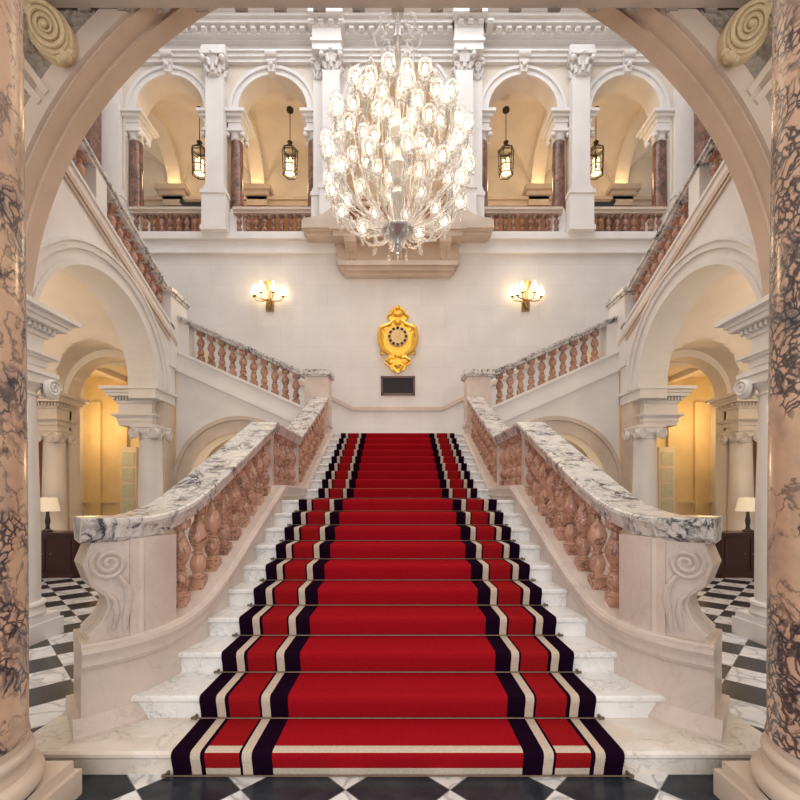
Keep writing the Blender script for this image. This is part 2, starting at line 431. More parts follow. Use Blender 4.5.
# rods
ORD = ['lowest', 'second', 'third', 'fourth', 'fifth', 'sixth', 'seventh', 'eighth', 'ninth', 'tenth']
for i, (y, za, zb) in enumerate(noses):
    fl = 'lower flight' if i < 10 else 'upper flight'; k = i if i < 10 else i - 10
    cat = 'stair rod'; z = za + .012
    if i: z = za + tk + .005
    lab = f'thin bronze rod holding the red carpet, {ORD[k]} rod up of the {fl}' if k else f'thin bronze rod holding the red carpet, lowest of the {fl}'
    t = thing('stair_rod', lab, cat, (0, y - .03, z), 'bronze rods across the red stair carpet')
    MB().tube([(-1.28, y - .03, z), (1.28, y - .03, z)], .0048, 8).build('rod', 'rod', t)
    for sx in (-1, 1):
        e = MB().sphere((sx * 1.285, y - .03, z), .010, 8); e.box(sx * 1.268 - .006, sx * 1.268 + .006, y - .03, y + .002, z - .012, z + .012)
        e.build('finial', 'rod', t)

# ------------------------------------------------------------------ stair balustrades
def slope_z(d):      # nosing line
    if d < 5.45: return H1 + ZO + (d - D0) * (H1 / T)
    if d < 6.80: return L1
    return L1 + (d - 6.80) * (H2 / TU)
def smax(a, b, k): 
    h = max(0, k - abs(a - b)); return max(a, b) + h * h / (4 * k)
def curb_z(d): return smax(.67, slope_z(d) + .19, .12) if d < 5 else slope_z(d) + .19
def rail_z(d): return smax(1.407, slope_z(d) + .975, .14) if d < 5 else slope_z(d) + .98
inner_pts = [(-1.85, 2.54), (-1.70, 2.68), (-1.60, 2.86), (-1.535, 3.10), (-1.485, 3.40), (-1.46, 3.74), (-1.455, 4.1)]
def catmull(P, n):
    out = []
    for i in range(len(P) - 1):
        p0 = P[max(i - 1, 0)]; p1 = P[i]; p2 = P[i + 1]; p3 = P[min(i + 2, len(P) - 1)]
        for j in range(n):
            t = j / n
            out.append(tuple(.5 * (2 * b + (c - a) * t + (2 * a - 5 * b + 4 * c - d) * t * t + (3 * b - a - 3 * c + d) * t ** 3) for a, b, c, d in zip(p0, p1, p2, p3)))
    out.append(P[-1]); return out
IP = catmull(inner_pts, 7) + [(-1.455, y) for y in (4.5, 5.0, 5.449, 5.451, 5.6, 6.2, 6.799, 6.801, 7.3, 8, 8.7, 9.42)]
def frames(P):
    out = []
    for i, p in enumerate(P):
        a = P[max(i - 1, 0)]; b = P[min(i + 1, len(P) - 1)]
        t = Vector((b[0] - a[0], b[1] - a[1])).normalized()
        out.append((Vector(p), Vector((-t.y, t.x)), t))   # outward normal = left of travel direction (towards -X)
    return out
FR = frames(IP)
def along(prof_fn, s, sel=lambda y: True, ext=0.0):
    """prof_fn(d)-> list (offset outward, z). returns stations"""
    st = []
    fr = [f for f in FR if sel(f[0].y)]
    for i, (p, nrm, t) in enumerate(fr):
        q = p - t * ext if (i == 0 and ext) else p
        st.append([(-s * 1 * (q.x + nrm.x * o) if s > 0 else q.x + nrm.x * o, q.y + nrm.y * o, z) for o, z in prof_fn(p.y)])
    return st
def at_off(d_idx, o):
    p, nrm, t = FR[d_idx]; return p + nrm * o, t
def pt_at(y, o, arc=None):
    for i in range(len(FR) - 1):
        a, b = FR[i], FR[i + 1]
        if a[0].y <= y <= b[0].y:
            k = (y - a[0].y) / max(1e-6, b[0].y - a[0].y)
            return a[0].lerp(b[0], k) + a[1].lerp(b[1], k).normalized() * o, a[2].lerp(b[2], k).normalized()
    return FR[-1][0] + FR[-1][1] * o, FR[-1][2]

def baluster_prof(h, r, ov=.035):
    k = [(0.62, -ov / h), (.62, .10), (.98, .105), (.98, .125), (.60, .14), (.52, .16), (.74, .205), (.86, .26), (.80, .32), (.52, .385), (.46, .40), (.66, .405), (.66, .425), (.46, .43),
         (.50, .46), (.82, .53), (1.0, .60), (.97, .655), (.72, .74), (.44, .80), (.36, .85), (.42, .87), (.66, .875), (.66, .895), (.5, .90)]
    return [(a * r, b * h) for a, b in k]
def baluster_mesh(mb, c, h, r, n=14, ang=0.0, ov=.035):
    R = Matrix.Translation(c) @ Matrix.Rotation(ang, 4, 'Z')
    mb.lathe(baluster_prof(h, r, ov)[2:], (0, 0, 0), n, R)
    mb.box(-.80 * r, .80 * r, -.80 * r, .80 * r, -ov, .10 * h, R); mb.box(-.80 * r, .80 * r, -.80 * r, .80 * r, .895 * h, h + ov, R)
    return mb
BH = .665
_bm = baluster_mesh(MB(), (0, 0, 0), BH, .074, 16).build('baluster', 'baluster'); BAL = _bm.data; bpy.data.objects.remove(_bm)
_bm = baluster_mesh(MB(), (0, 0, 0), .62, .085, 12, 0, .05).build('baluster', 'baluster'); BAL2 = _bm.data; bpy.data.objects.remove(_bm)
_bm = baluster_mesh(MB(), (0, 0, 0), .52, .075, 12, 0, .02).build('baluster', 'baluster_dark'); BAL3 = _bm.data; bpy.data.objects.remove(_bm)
def put(me, name, parent, loc, rz=0):
    o = bpy.data.objects.new(name, me); COL.objects.link(o); o.parent = parent
    o.location = Vector(loc) - (Vector(parent['_wp']) if parent is not None else Vector()); o.rotation_euler[2] = rz; return o

W = .42
for s, side in SIDES:
    other = 'right' if s > 0 else 'left'
    t = thing('stair_balustrade', f'curving marble balustrade along the {side} edge of the central stairs, ending in a scroll newel', 'balustrade', (s * 1.7, 2.8, 0), 'balustrades of the central stairs')
    # string wall with mouldings
    def sp(d):
        z = curb_z(d)
        return [(0, .0), (0, z - .15), (-.02, z - .145), (-.035, z - .12), (-.03, z - .09), (-.035, z - .075), (-.05, z - .045), (-.045, z - .02), (-.01, z - .012), (0, z),
                (W, z), (W + .04, z - .02), (W + .04, z - .06), (W, z - .15), (W, .0)]
    MB().sweep(along(sp, s)).build('string_wall', 'string', t)
    # base plinth at the foot of the newel
    HB = H1 + ZO
    def bp(d): return [(-.005, HB), (-.06, HB), (-.06, HB + .02), (-.045, HB + .04), (-.018, HB + .085), (.0, HB + .105), (W, HB + .105), (W + .03, HB + .08), (W + .05, HB + .04), (W + .06, HB)]
    st = along(bp, s, lambda y: y < 2.90, .04)
    MB().sweep(st).build('base_moulding', 'string', t)
    # handrail
    def rp(d):
        z = rail_z(d); c = W / 2 + .005; w = .165
        return [(c - w + .03, z - .135), (c - w + .02, z - .10), (c - w + .005, z - .075), (c - w, z - .05), (c - w - .012, z - .035), (c - w - .012, z - .01), (c - w, z),
                (c + w, z), (c + w + .012, z - .01), (c + w + .012, z - .035), (c + w, z - .05), (c + w - .02, z - .10), (c + w - .03, z - .135)]
    MB().sweep(along(rp, s, lambda y: y < 9.45)).build('handrail', 'rail', t)
    # wide cap over the newel
    def cpn(d):
        z = 1.412
        return [(.04, z - .15), (.0, z - .12), (-.01, z - .08), (-.03, z - .05), (-.04, z - .03), (-.04, z - .005), (-.03, z), (W + .03, z), (W + .04, z - .03), (W + .03, z - .05), (W, z - .08), (W - .04, z - .15)]
    MB().sweep(along(cpn, s, lambda y: y < 2.80, .0)).build('newel_cap', 'rail', t)
    # newel block
    def nb(d): return [(.018, .64), (.018, 1.275), (W - .025, 1.275), (W - .025, .64)]
    MB().sweep(along(nb, s, lambda y: 2.715 < y < 3.07)).build('newel_block', 'string', t)
    # carved scroll bracket: side outline swept across the width of the newel end
    p0, n0, t0 = FR[0]
    T0 = Vector((p0.x, p0.y)); tt = (Vector(FR[7][0]) - Vector(FR[0][0])).normalized(); nn = Vector((-tt.y, tt.x))
    outl = [(.30, 1.27), (.02, 1.27), (.012, 1.21), (.0, 1.14), (.005, 1.07), (.035, 1.01), (.085, .965), (.12, .925), (.13, .88), (.125, .84), (.095, .785), (.05, .73), (.01, .69), (-.005, .665), (.30, .665)]
    def PB(u, o, z):
        q = T0 + tt * (u + .035) + nn * o; return (s * -q.x if s > 0 else q.x, q.y, z)
    b = MB(); b.prism(outl, PB, .045, W - .045)
    # spiral relief on its face, volute at the top, edge roll following the S
    sp_ = [];
    for i in range(46):
        a = i / 45 * 2.3 * 2 * PI; r = .098 * (1 - i / 52)
        sp_.append(PB(.112 + r * math.cos(a + 2.2) , .038, 1.13 + r * math.sin(a + 2.2)))
    b.tube(sp_, .015, 6)
    b.tube([PB(.16, .035, 1.05), PB(.205, .03, .98), PB(.215, .03, .90), PB(.20, .03, .80), PB(.19, .03, .70)], [.014, .02, .022, .02, .012], 6)
    b.tube([PB(.10, .035, .95), PB(.14, .03, .90), PB(.15, .03, .82), PB(.13, .03, .72)], [.008, .014, .016, .01], 6)
    for i in range(5):
        o = .07 + i * .068
        b.tube([PB(.03, o, 1.24), PB(.0, o, 1.13), PB(.035, o, 1.01), PB(.11, o, .93), PB(.12, o, .86), PB(.09, o, .775), PB(.02, o, .69)], [.02, .03, .026, .018, .016, .018, .026], 7)
    b.build('scroll_bracket', 'string', t)
    pass
    # balusters
    ys = [3.27 + i * .2425 for i in range(9)]
    for y in ys + [5.66, 5.95, 6.24, 6.53] + [7.02 + i * .232 for i in range(10)]:
        q, tn = pt_at(y, .145)
        z0 = curb_z(y); hh = rail_z(y) - .13 - z0
        o = put(BAL, 'baluster', t, ((-q.x if s > 0 else q.x), q.y, z0), -s * math.atan2(tn.x, tn.y))
        o.scale[2] = hh / BH
    # square piers where the rail bends
    for y0, y1 in ((5.38, 5.48), (6.75, 6.85), (9.32, 9.42)):
        y = (y0 + y1) / 2
        MB().box(s * 1.56, s * (1.68 if y0 < 9 else 1.84), y0, y1, curb_z(y) - .08, rail_z(y) - .10).build('pier', 'string', t)
    # top newel post
    n2 = thing('newel_post', f'square marble newel post at the top of the {side} stair rail, beside the landing', 'newel post', (s * 1.75, 9.6, 0), 'newel posts at the top landing')
    b = MB(); b.box(s * 1.50, s * 2.02, 9.43, 9.87, 2.80, 4.12); b.build('post', 'string', n2)
    b = MB(); b.box(s * 1.47, s * 2.05, 9.40, 9.90, 3.05, 3.13); b.box(s * 1.47, s * 2.05, 9.40, 9.90, 2.80, 2.95); b.build('base', 'string', n2)
    b = MB(); b.box(s * 1.44, s * 2.10, 9.37, 9.93, 4.16, 4.265); b.box(s * 1.47, s * 2.06, 9.40, 9.90, 4.12, 4.16); b.build('cap', 'rail', n2)

# ------------------------------------------------------------------ lateral flights (landing -> side)
YL = 9.52
def lat_rail(x): return 4.26 + (abs(x) - 2.05) * .446          # rail top along |x|
for s, side in SIDES:
    P = lambda u, t, z, s=s: (s * u, t, z)
    # wall below the flight with arch
    top = lambda u: lat_rail(u) - 1.17
    pts = arch_pts(1.93, 4.86, 0, top, [(3.44, 1.11, 1.80, 0)])
    w = MB(); strip_wall(w, pts, P, YL + .02, YL + .42)
    wl = struct(f'wall_stair_{side}', w, 'white')
    r = MB(); ring(r, 3.44, 1.80, 1.11, 1.46, P, YL - .03, YL + .02, 40); ring(r, 3.44, 1.80, 1.11, 1.20, P, YL - .06, YL - .03, 40); ring(r, 3.44, 1.80, 1.38, 1.47, P, YL - .07, YL - .03, 40)
    r.build('archivolt', 'stone', wl)
    r = MB(); r.box(s * 4.50, s * 4.90, YL - .06, YL + .42, 1.68, 1.80); r.box(s * 1.95, s * 2.35, YL - .06, YL + .42, 1.68, 1.80); r.build('impost', 'stone', wl)
    # steps of the lateral flight
    lt = thing('side_staircase', f'white stone flight climbing {side} from the clock landing along the back wall', 'staircase', (s * 2, 10.6, ZTOP), 'side flights from the landing')
    for k in range(10):
        x0 = 1.66 + k * T
        b = MB(); b.box(s * x0, s * (x0 + T + .03 if k < 9 else 7.9), YL + .45, YB - .02, ZTOP + k * .19 - (.25 if k < 9 else .0), ZTOP + (k + 1) * .19)
        b.build('step', 'step', lt)
    bt = thing('side_balustrade', f'balustrade of the flight rising {side} beside the wall clock', 'balustrade', (s * 3.4, YL, 3), 'balustrades of the side flights')
    b = MB()
    def band(a, c, y0, y1, mb, x0=2.02, x1=4.90):
        mb.prism([(x0, lat_rail(x0) + a), (x1, lat_rail(x1) + a), (x1, lat_rail(x1) + c), (x0, lat_rail(x0) + c)], P, y0, y1)
    band(-1.18, -.80, YL, YL + .40, b); band(-.84, -.78, YL - .04, YL + .42, b); band(-1.24, -1.15, YL - .05, YL + .42, b); band(-1.15, -1.12, YL - .025, YL + .41, b)
    b.build('string', 'white', bt)
    b = MB(); band(-.12, -.03, YL + .04, YL + .34, b, 2.05, 4.86); band(-.05, 0, YL + .0, YL + .38, b, 2.05, 4.86); b.build('handrail', 'rail', bt)
    b = MB(); b.prism([(4.60, lat_rail(4.60) - .8), (4.86, lat_rail(4.86) - .8), (4.86, lat_rail(4.86) - .1), (4.60, lat_rail(4.6) - .1)], P, YL + .06, YL + .32); b.build('end_pier', 'white', bt)
    for k in range(10):
        x = 2.27 + k * .236
        put(BAL2, 'baluster', bt, (s * x, YL + .19, lat_rail(x) - .76))
    # quarter landing pier + side flight
    # side flight along the side wall, rising toward the viewer (plane |X|=4.86)
    XS_ = 4.86
    def sr(y): return 6.80 + (7.41 - y) * .455
    PS = lambda u, t, z, s=s: (s * t, u, z)          # wall along Y
    top = lambda u: sr(u) - 1.05
    pts = arch_pts(5.0, 9.50, 0, top, [(7.25, 1.48, 3.72, 0)], 36)
    # piers of wall only above the entablatures
    pts = [(u, (3.5 if zl == 0 else zl), zt) for u, zl, zt in pts]
    w = MB(); strip_wall(w, pts, PS, XS_, XS_ + .55)
    wl = struct(f'wall_{side}', w, 'white')
    r = MB(); ring(r, 7.25, 3.72, 1.48, 1.56, PS, XS_ - .045, XS_, 48); ring(r, 7.25, 3.72, 1.56, 1.70, PS, XS_ - .02, XS_, 48); r.build('archivolt', 'white', wl)
    r = MB(); ring(r, 7.25, 3.72, 1.70, 1.80, PS, XS_ - .06, XS_, 48); ring(r, 7.25, 3.72, 1.80, 1.84, PS, XS_ - .09, XS_, 48); r.build('archivolt_hood', 'white', wl)
    r = MB(); r.prism([(5.0, sr(5) - 1.06), (9.50, sr(9.50) - 1.06), (9.50, sr(9.50) - .96), (5.0, sr(5) - .96)], PS, XS_ - .05, XS_ + .02)
    r.prism([(5.0, sr(5) - 1.13), (9.50, sr(9.50) - 1.13), (9.50, sr(9.50) - 1.07), (5.0, sr(5) - 1.07)], PS, XS_ - .03, XS_ + .02)
    r.build('raking_moulding', 'stone', wl)
    r = MB(); r.box(s * (XS_ + .02), s * (XS_ + .5), 9.08, 9.50, 0, 3.6); r.build('corner_pilaster', 'stone', wl)
    bt = thing('gallery_balustrade', f'steep balustrade climbing toward the viewer above the {side} lobby arch', 'balustrade', (s * 4.95, 8, 5), 'balustrades above the lobby arches')
    b = MB()
    def rk(a, c, x0, x1, mb, u0=4.9, u1=9.40): mb.prism([(u0, sr(u0) + a), (u1, sr(u1) + a), (u1, sr(u1) + c), (u0, sr(u0) + c)], PS, x0, x1)
    rk(-1.05, -.75, XS_ - .01, XS_ + .40, b); rk(-.78, -.73, XS_ - .04, XS_ + .42, b); b.build('string', 'white', bt)
    b = MB(); rk(-.12, -.03, XS_ + .03, XS_ + .33, b); rk(-.05, 0, XS_ - .01, XS_ + .37, b); b.build('handrail', 'rail', bt)
    for k in range(9): 
        y = 9.12 - k * .215; put(BAL2, 'baluster', bt, (s * (XS_ + .17), y, sr(y) - .73))
    for k in range(6):
        y = 6.88 - k * .215; put(BAL2, 'baluster', bt, (s * (XS_ + .17), y, sr(y) - .73))
    b = MB(); b.prism([(7.04, sr(7.04) - .75), (7.30, sr(7.30) - .75), (7.30, sr(7.30) - .1), (7.04, sr(7.04) - .1)], PS, XS_ + .02, XS_ + .34); b.build('pier', 'white', bt)
    n3 = thing('newel_post', f'white newel post on the {side} corner where the two upper flights meet', 'newel post', (s * 5.0, 9.4, 4.4), 'newel posts at the upper corners')
    b = MB(); b.box(s * 4.82, s * 5.24, 9.24, 9.94, 4.3, 5.80); b.build('post', 'white', n3)
    b = MB(); b.box(s * 4.76, s * 5.30, 9.18, 10.0, 5.86, 5.95); b.box(s * 4.79, s * 5.27, 9.21, 9.97, 5.80, 5.86); b.build('cap', 'rail', n3)
    # flight itself
    ft = thing('upper_staircase', f'upper stone flight hidden behind the balustrade above the {side} lobby arch', 'staircase', (s * 6, 7, 5), 'upper flights above the lobby')
    for k in range(13):
        y1 = 9.5 - k * .34; z = sr(y1 - .17) - 1.10
        MB().box(s * 5.27, s * 7.9, y1 - .36, y1, z - .02, z + H2).build('step', 'step', ft)
    # slab under flight
    
    # upper side wall
    w = MB(); w.box(s * 7.95, s * 8.4, 4.6, 11.9, 0, 16.2)
    wu = struct(f'wall_upper_{side}', w, 'white')
    b = MB(); b.box(s * 7.80, s * 7.95, 11.05, 11.45, 5.2, 12.0); b.build('marble_pilaster', 'brown', wu)
    b = MB(); b.box(s * 7.74, s * 7.95, 11.0, 11.5, 12.0, 12.5); b.build('pilaster_cap', 'white', wu)

# ------------------------------------------------------------------ back wall, lower
w = MB(); w.box(-8.4, 8.4, YB, YB + .5, 0, 8.30)
wb = struct('wall_back', w, 'wall')
b = MB()
dz = 3.79
def rake(x): return dz + max(0, abs(x) - 1.18) * .5
for s in (-1, 1):
    b.prism([(1.18, dz), (7.9, rake(7.9)), (7.9, rake(7.9) + .10), (1.18, dz + .10)], lambda u, t, z, s=s: (s * u, t, z), YB - .06, YB)
b.box(-1.18, 1.18, YB - .06, YB, dz, dz + .10)
o = b.build('trim_1', 'stone'); o['kind'] = 'structure'
# floor band of the loggia
b = MB(); b.box(-8.0, 8.0, YB - .16, YB + .5, 8.30, 8.45); b.box(-8.0, 8.0, YB - .06, YB, 8.04, 8.30); b.box(-8.0, 8.0, YB - .10, YB, 7.96, 8.04)
o = b.build('trim_2', 'white'); o['kind'] = 'structure'

# ------------------------------------------------------------------ loggia
ZF = 8.45; ZS = 11.80; YR = 14.7
BAYS = [(-6.07, .92), (-3.33, .92), (3.33, .92), (6.07, .92)]
PIERS = [-7.5, -4.70, -1.93, 1.93, 4.70, 7.5]
P = PX
arches = [(-6.07, .92, ZS, 0), (-3.33, .92, ZS, 0), (0, 1.22, 12.02, 0), (3.33, .92, ZS, 0), (6.07, .92, ZS, 0)]
pts = arch_pts(-8.0, 8.0, ZS, lambda u: 13.4, arches, 30)
w = MB(); strip_wall(w, pts, PX, YB, YB + .5)
# piers below the springing
for x0, x1 in ((-8.0, -7.28), (-4.98, -4.60), (-2.12, -1.42), (1.42, 2.12), (4.60, 4.98), (7.28, 8.0)):
    w.box(x0, x1, YB + .02, YB + .5, ZF, ZS)
wl = struct('wall_loggia', w, 'cream')
r = MB()
for c, R, zs, _ in arches:
    ring(r, c, zs, R, R + .07, PX, YB - .05, YB, 36); ring(r, c, zs, R + .07, R + .16, PX, YB - .02, YB, 36); ring(r, c, zs, R + .16, R + .24, PX, YB - .07, YB, 36)
r.build('archivolt', 'white', wl)
for c, R, zs, _ in arches:
    if c == 0: continue
    k = MB(); z = zs + R
    k.prism([(c - .08, z - .02), (c + .08, z - .02), (c + .14, z + .42), (c - .14, z + .42)], PX, YB - .16, YB + .02)
    k.tube([(c - .15, YB - .2, z + .40), (c + .15, YB - .2, z + .40)], .06, 8); k.tube([(c - .12, YB - .17, z + .22), (c + .12, YB - .17, z + .22)], .045, 8); k.sphere((c, YB - .2, z + .12), .06, 8)
    k.build('keystone', 'white', wl)
# upper wall + entablature
w = MB(); w.box(-8.0, 8.0, YB - .02, YB + .5, 13.4, 14.9); struct('wall_attic', w, 'white')
b = MB()
for z0, z1, d in ((13.00, 13.10, .10), (13.10, 13.20, .15), (13.20, 13.25, .2), (13.52, 13.58, .14), (13.70, 13.80, .42), (13.80, 13.88, .50), (13.88, 14.05, .60)): b.box(-8.0, 8.0, YB - d, YB - .0, z0, z1)
for s in (-1, 1):
    b.box(s * 1.46, s * 2.20, YB - .44, YB, 13.0, 13.55); b.box(s * 1.40, s * 2.26, YB - .68, YB, 13.70, 14.06)
    b.box(s * 1.43, s * 2.24, YB - .48, YB, 13.18, 13.26)
    b.box(s * 4.48, s * 5.12, YB - .30, YB, 13.0, 13.26); b.box(s * 1.46, s * 2.20, YB - .46, YB, 13.55, 13.71)
for i in range(62):
    x = -7.9 + i * .255; d = .34 if not 1.3 < abs(x) < 2.3 else .52
    b.box(x, x + .15, YB - d, YB, 13.58, 13.70)
    b.box(x + .02, x + .13, YB - d - .04, YB, 13.60, 13.66)
b.box(-8.0, 8.0, YB - .26, YB, 13.56, 13.72)
o = b.build('trim_3', 'white'); o['kind'] = 'structure'
# Corinthian capital maker
def corinthian(mb, x, y, z0, z1, w, d):
    h = z1 - z0
    mb.lathe([(w * .40, z0), (w * .44, z0 + .04 * h), (w * .40, z0 + .06 * h), (w * .42, z0 + .5 * h), (w * .56, z0 + .84 * h)], (x, y, 0), 12)
    mb.box(x - w * .66, x + w * .66, y - w * .62, y + w * .4, z0 + .86 * h, z1)
    for row, (zz, rr, ph) in enumerate(((.10, .44, 0), (.36, .48, .5))):
        for k in range(8):
            a = (k + ph) * PI / 4
            ca, sa = math.cos(a), math.sin(a)
            p = [(x + ca * w * (rr + dr), y + sa * w * (rr + dr), z0 + h * (zz + dz_)) for dr, dz_ in ((0, 0), (.03, .14), (.09, .26), (.16, .27), (.15, .20))]
            mb.tube(p, [w * .10, w * .12, w * .10, w * .07, w * .03], 6)
    for sx in (-1, 1):
        for sy in (-1, 1):
            c = Vector((x + sx * w * .54, y + sy * w * .5, z0 + .72 * h))
            mb.sphere(tuple(c), w * .16, 8, (1, 1, 1))
            mb.tube([(x + sx * w * .2, y + sy * w * .4, z0 + .5 * h), (x + sx * w * .38, y + sy * w * .48, z0 + .74 * h), tuple(c)], w * .05, 5)
    mb.sphere((x, y - w * .6, z0 + .92 * h), w * .12, 8)
def pilaster(x, w, label, y=YB, d=.22, z0=ZF, zc=12.50, zt=13.0):
    t = thing('white_pilaster', label, 'pilaster', (x, y, z0), 'white pilasters between the loggia arches')
    b = MB(); b.box(x - w * .72, x + w * .72, y - d - .10, y, z0, z0 + .12); b.box(x - w * .66, x + w * .66, y - d - .07, y, z0 + .12, z0 + .95); b.box(x - w * .72, x + w * .72, y - d - .10, y, z0 + .95, z0 + 1.05)
    b.build('pedestal', 'white', t)
    b = MB(); b.box(x - w * .60, x + w * .60, y - d - .06, y, z0 + 1.05, z0 + 1.13); b.box(x - w * .55, x + w * .55, y - d - .03, y, z0 + 1.13, z0 + 1.2); b.box(x - w / 2, x + w / 2, y - d, y, z0 + 1.2, zc); b.build('shaft', 'white', t)
    b = MB(); corinthian(b, x, y - d * .55, zc, zt, w, d); b.build('capital', 'white', t)
pilaster(-4.80, .47, 'white pilaster between the two left loggia arches'); pilaster(4.80, .47, 'white pilaster between the two right loggia arches')
for s, side in SIDES:
    pilaster(s * 1.72, .44, f'broad white pilaster just {side} of the chandelier', YB, .40)
    pilaster(s * 2.10, .26, f'slim white pilaster on the outer {side} flank of the broad central pilaster', YB, .12)
    pilaster(s * 7.6, .50, f'white pilaster at the far {side} end of the loggia', YB, .12)

# brown marble columns + entablature blocks inside arches
def ionic_small(x, y, z0, h, r, t, mat='white'):
    b = MB(); b.box(x - r * 1.35, x + r * 1.35, y - r * 1.35, y + r * 1.35, z0 + h * .7, z0 + h); b.lathe([(r * .9, z0), (r * 1.05, z0 + h * .15), (r * .95, z0 + h * .25), (r * 1.1, z0 + h * .7)], (x, y, 0), 12)
    for sx in (-1, 1):
        for sy in (-1, 1): b.sphere((x + sx * r * 1.2, y + sy * r * 1.0, z0 + h * .42), r * .42, 8)
    b.build('capital', mat, t)
def loggia_column(x, y, side, w=.15):
    t = thing('marble_column', side, 'column', (x, y, ZF), 'brown marble columns of the loggia')
    b = MB(); b.box(x - .24, x + .24, y - .24, y + .24, ZF, ZF + .66); b.lathe([(.23, ZF + .66), (.24, ZF + .70), (.21, ZF + .76), (.19, ZF + .80)], (x, y, 0), 16); b.build('base', 'white', t)
    b = MB(); b.lathe([(.175, ZF + .80), (.17, 10.2), (.155, 11.12)], (x, y, 0), 18); b.build('shaft', 'brown', t)
    ionic_small(x, y, 11.12, .26, .17, t)
for s, side in SIDES:
    for bi, (cx, bn) in enumerate(((6.07, 'outer'), (3.33, 'inner'))):
        for q, qn in ((-1, 'inner'), (1, 'outer')):
            x = s * (cx + q * (.92 + .13))
            loggia_column(x, YB + .26, f'brown marble column on the {qn} side of the {bn} {side} loggia arch')
            b = MB()
            for z0, z1, e in ((11.38, 11.52, .17), (11.52, 11.64, .19), (11.64, 11.72, .26), (11.72, 11.80, .32)):
                b.box(x - e, x + e, YB + .22 - e, YB + .48 + e, z0, z1)
            tag(b.build('entablature_block', 'white'), f'white cornice block over the brown columns, {qn} side of the {bn} {side} loggia arch', 'cornice', 'cornice blocks over the loggia columns')
# rear wall, ceiling vault
w = MB(); w.box(-9.2, 9.2, YR + .05, YR + .4, ZF - .2, 15.2); wr = struct('wall_loggia_rear', w, 'cream')
b = MB(); b.box(-9.2, 9.2, YR - .05, YR + .05, ZF, 11.25); b.build('panelling', 'oak', wr)
b = MB(); b.box(-9.2, 9.2, YR - .12, YR + .05, 11.25, 11.40); b.box(-9.2, 9.2, YR - .22, YR + .05, 11.40, 11.50)
for x in PIERS:
    b.box(x - .42, x + .42, YR - .30, YR, 11.5, 11.62); b.box(x - .50, x + .50, YR - .42, YR, 11.62, 11.78); b.box(x - .34, x + .34, YR - .22, YR, 11.2, 11.5)
b.build('cornice', 'stone', wr)
b = MB()
for x in PIERS: b.box(x - .30, x + .30, YR - .2, YR, ZF, 11.2)
b.build('pilaster', 'brown', wr)
w = MB(); w.box(-9.2, 9.2, YB + .3, YR + .4, 8.25, ZF); struct('floor_loggia', w, 'stone')
# groin vault
def groin(name, x0, x1, nx, y0, y1, ny, zs, h1, h2, mat='cream', th=.1):
    vs = []; fs = []
    for j in range(ny + 1):
        for i in range(nx + 1):
            x = interp(x0, x1, i / nx); y = interp(y0, y1, j / ny)
            vs.append((x, y, max(zs, h1(x, y), h2(x, y))))
    for j in range(ny):
        for i in range(nx):
            a = j * (nx + 1) + i; fs.append([a, a + 1, a + nx + 2, a + nx + 1])
    m = MB(); m.add(vs, fs)
    top = max(v[2] for v in vs) + .15
    m.add([(x0, y0, top), (x1, y0, top), (x1, y1, top), (x0, y1, top)], [[0, 1, 2, 3]])
    me = bpy.data.meshes.new(name); me.from_pydata(m.v, [], m.f); me.shade_smooth(); me.set_sharp_from_angle(angle=math.radians(28)); me.materials.append(M[mat])
    o = bpy.data.objects.new(name, me); COL.objects.link(o); o['kind'] = 'structure'; return o
def semi(c, R, zs): return lambda q: zs + math.sqrt(max(0, R * R - (q - c) ** 2)) if abs(q - c) < R else 0
BC = [(-8.75, 1.2), (-6.1, 1.22), (-3.32, 1.2), (0, 1.6), (3.32, 1.2), (6.1, 1.22), (8.75, 1.2)]
hy = semi((YB + .5 + YR) / 2 , (YR - YB - .3) / 2 , ZS)
def hx(x, y): return max(semi(c, R, ZS)(x) for c, R in BC)
groin('ceiling_loggia', -9.2, 9.2, 300, YB + .5, YR + .05, 40, ZS, lambda x, y: hy(y), hx)
b = MB()
for x in PIERS: ring(b, (YB + .5 + YR) / 2, ZS, 1.22, 1.42, lambda u, t, z: (t, u, z), x - .22, x + .22, 24)
o = b.build('trim_4', 'cream'); o['kind'] = 'structure'
# loggia balustrades
for s, side in SIDES:
    for cx, bn in ((6.07, 'outer'), (3.33, 'inner')):
        t = thing('loggia_balustrade', f'short balustrade across the {bn} {side} loggia arch', 'balustrade', (s * cx, YB, ZF), 'loggia balustrades')
        x0, x1 = cx - 1.03, cx + 1.03
        if bn == 'inner': x0 = 2.28
        b = MB(); b.box(s * x0, s * x1, YB - .10, YB + .12, ZF + .56, ZF + .63); b.box(s * x0, s * x1, YB - .14, YB + .16, ZF + .63, ZF + .70); b.build('handrail', 'stone', t)
        b = MB(); b.box(s * x0, s * x1, YB - .12, YB + .14, ZF, ZF + .06); b.build('base', 'white', t)
        nb_ = 9 if bn == 'outer' else 9
        for k in range(nb_):
            x = x0 + .13 + (x1 - x0 - .26) * k / (nb_ - 1)
            put(BAL3, 'baluster', t, (s * x, YB + .01, ZF + .05))
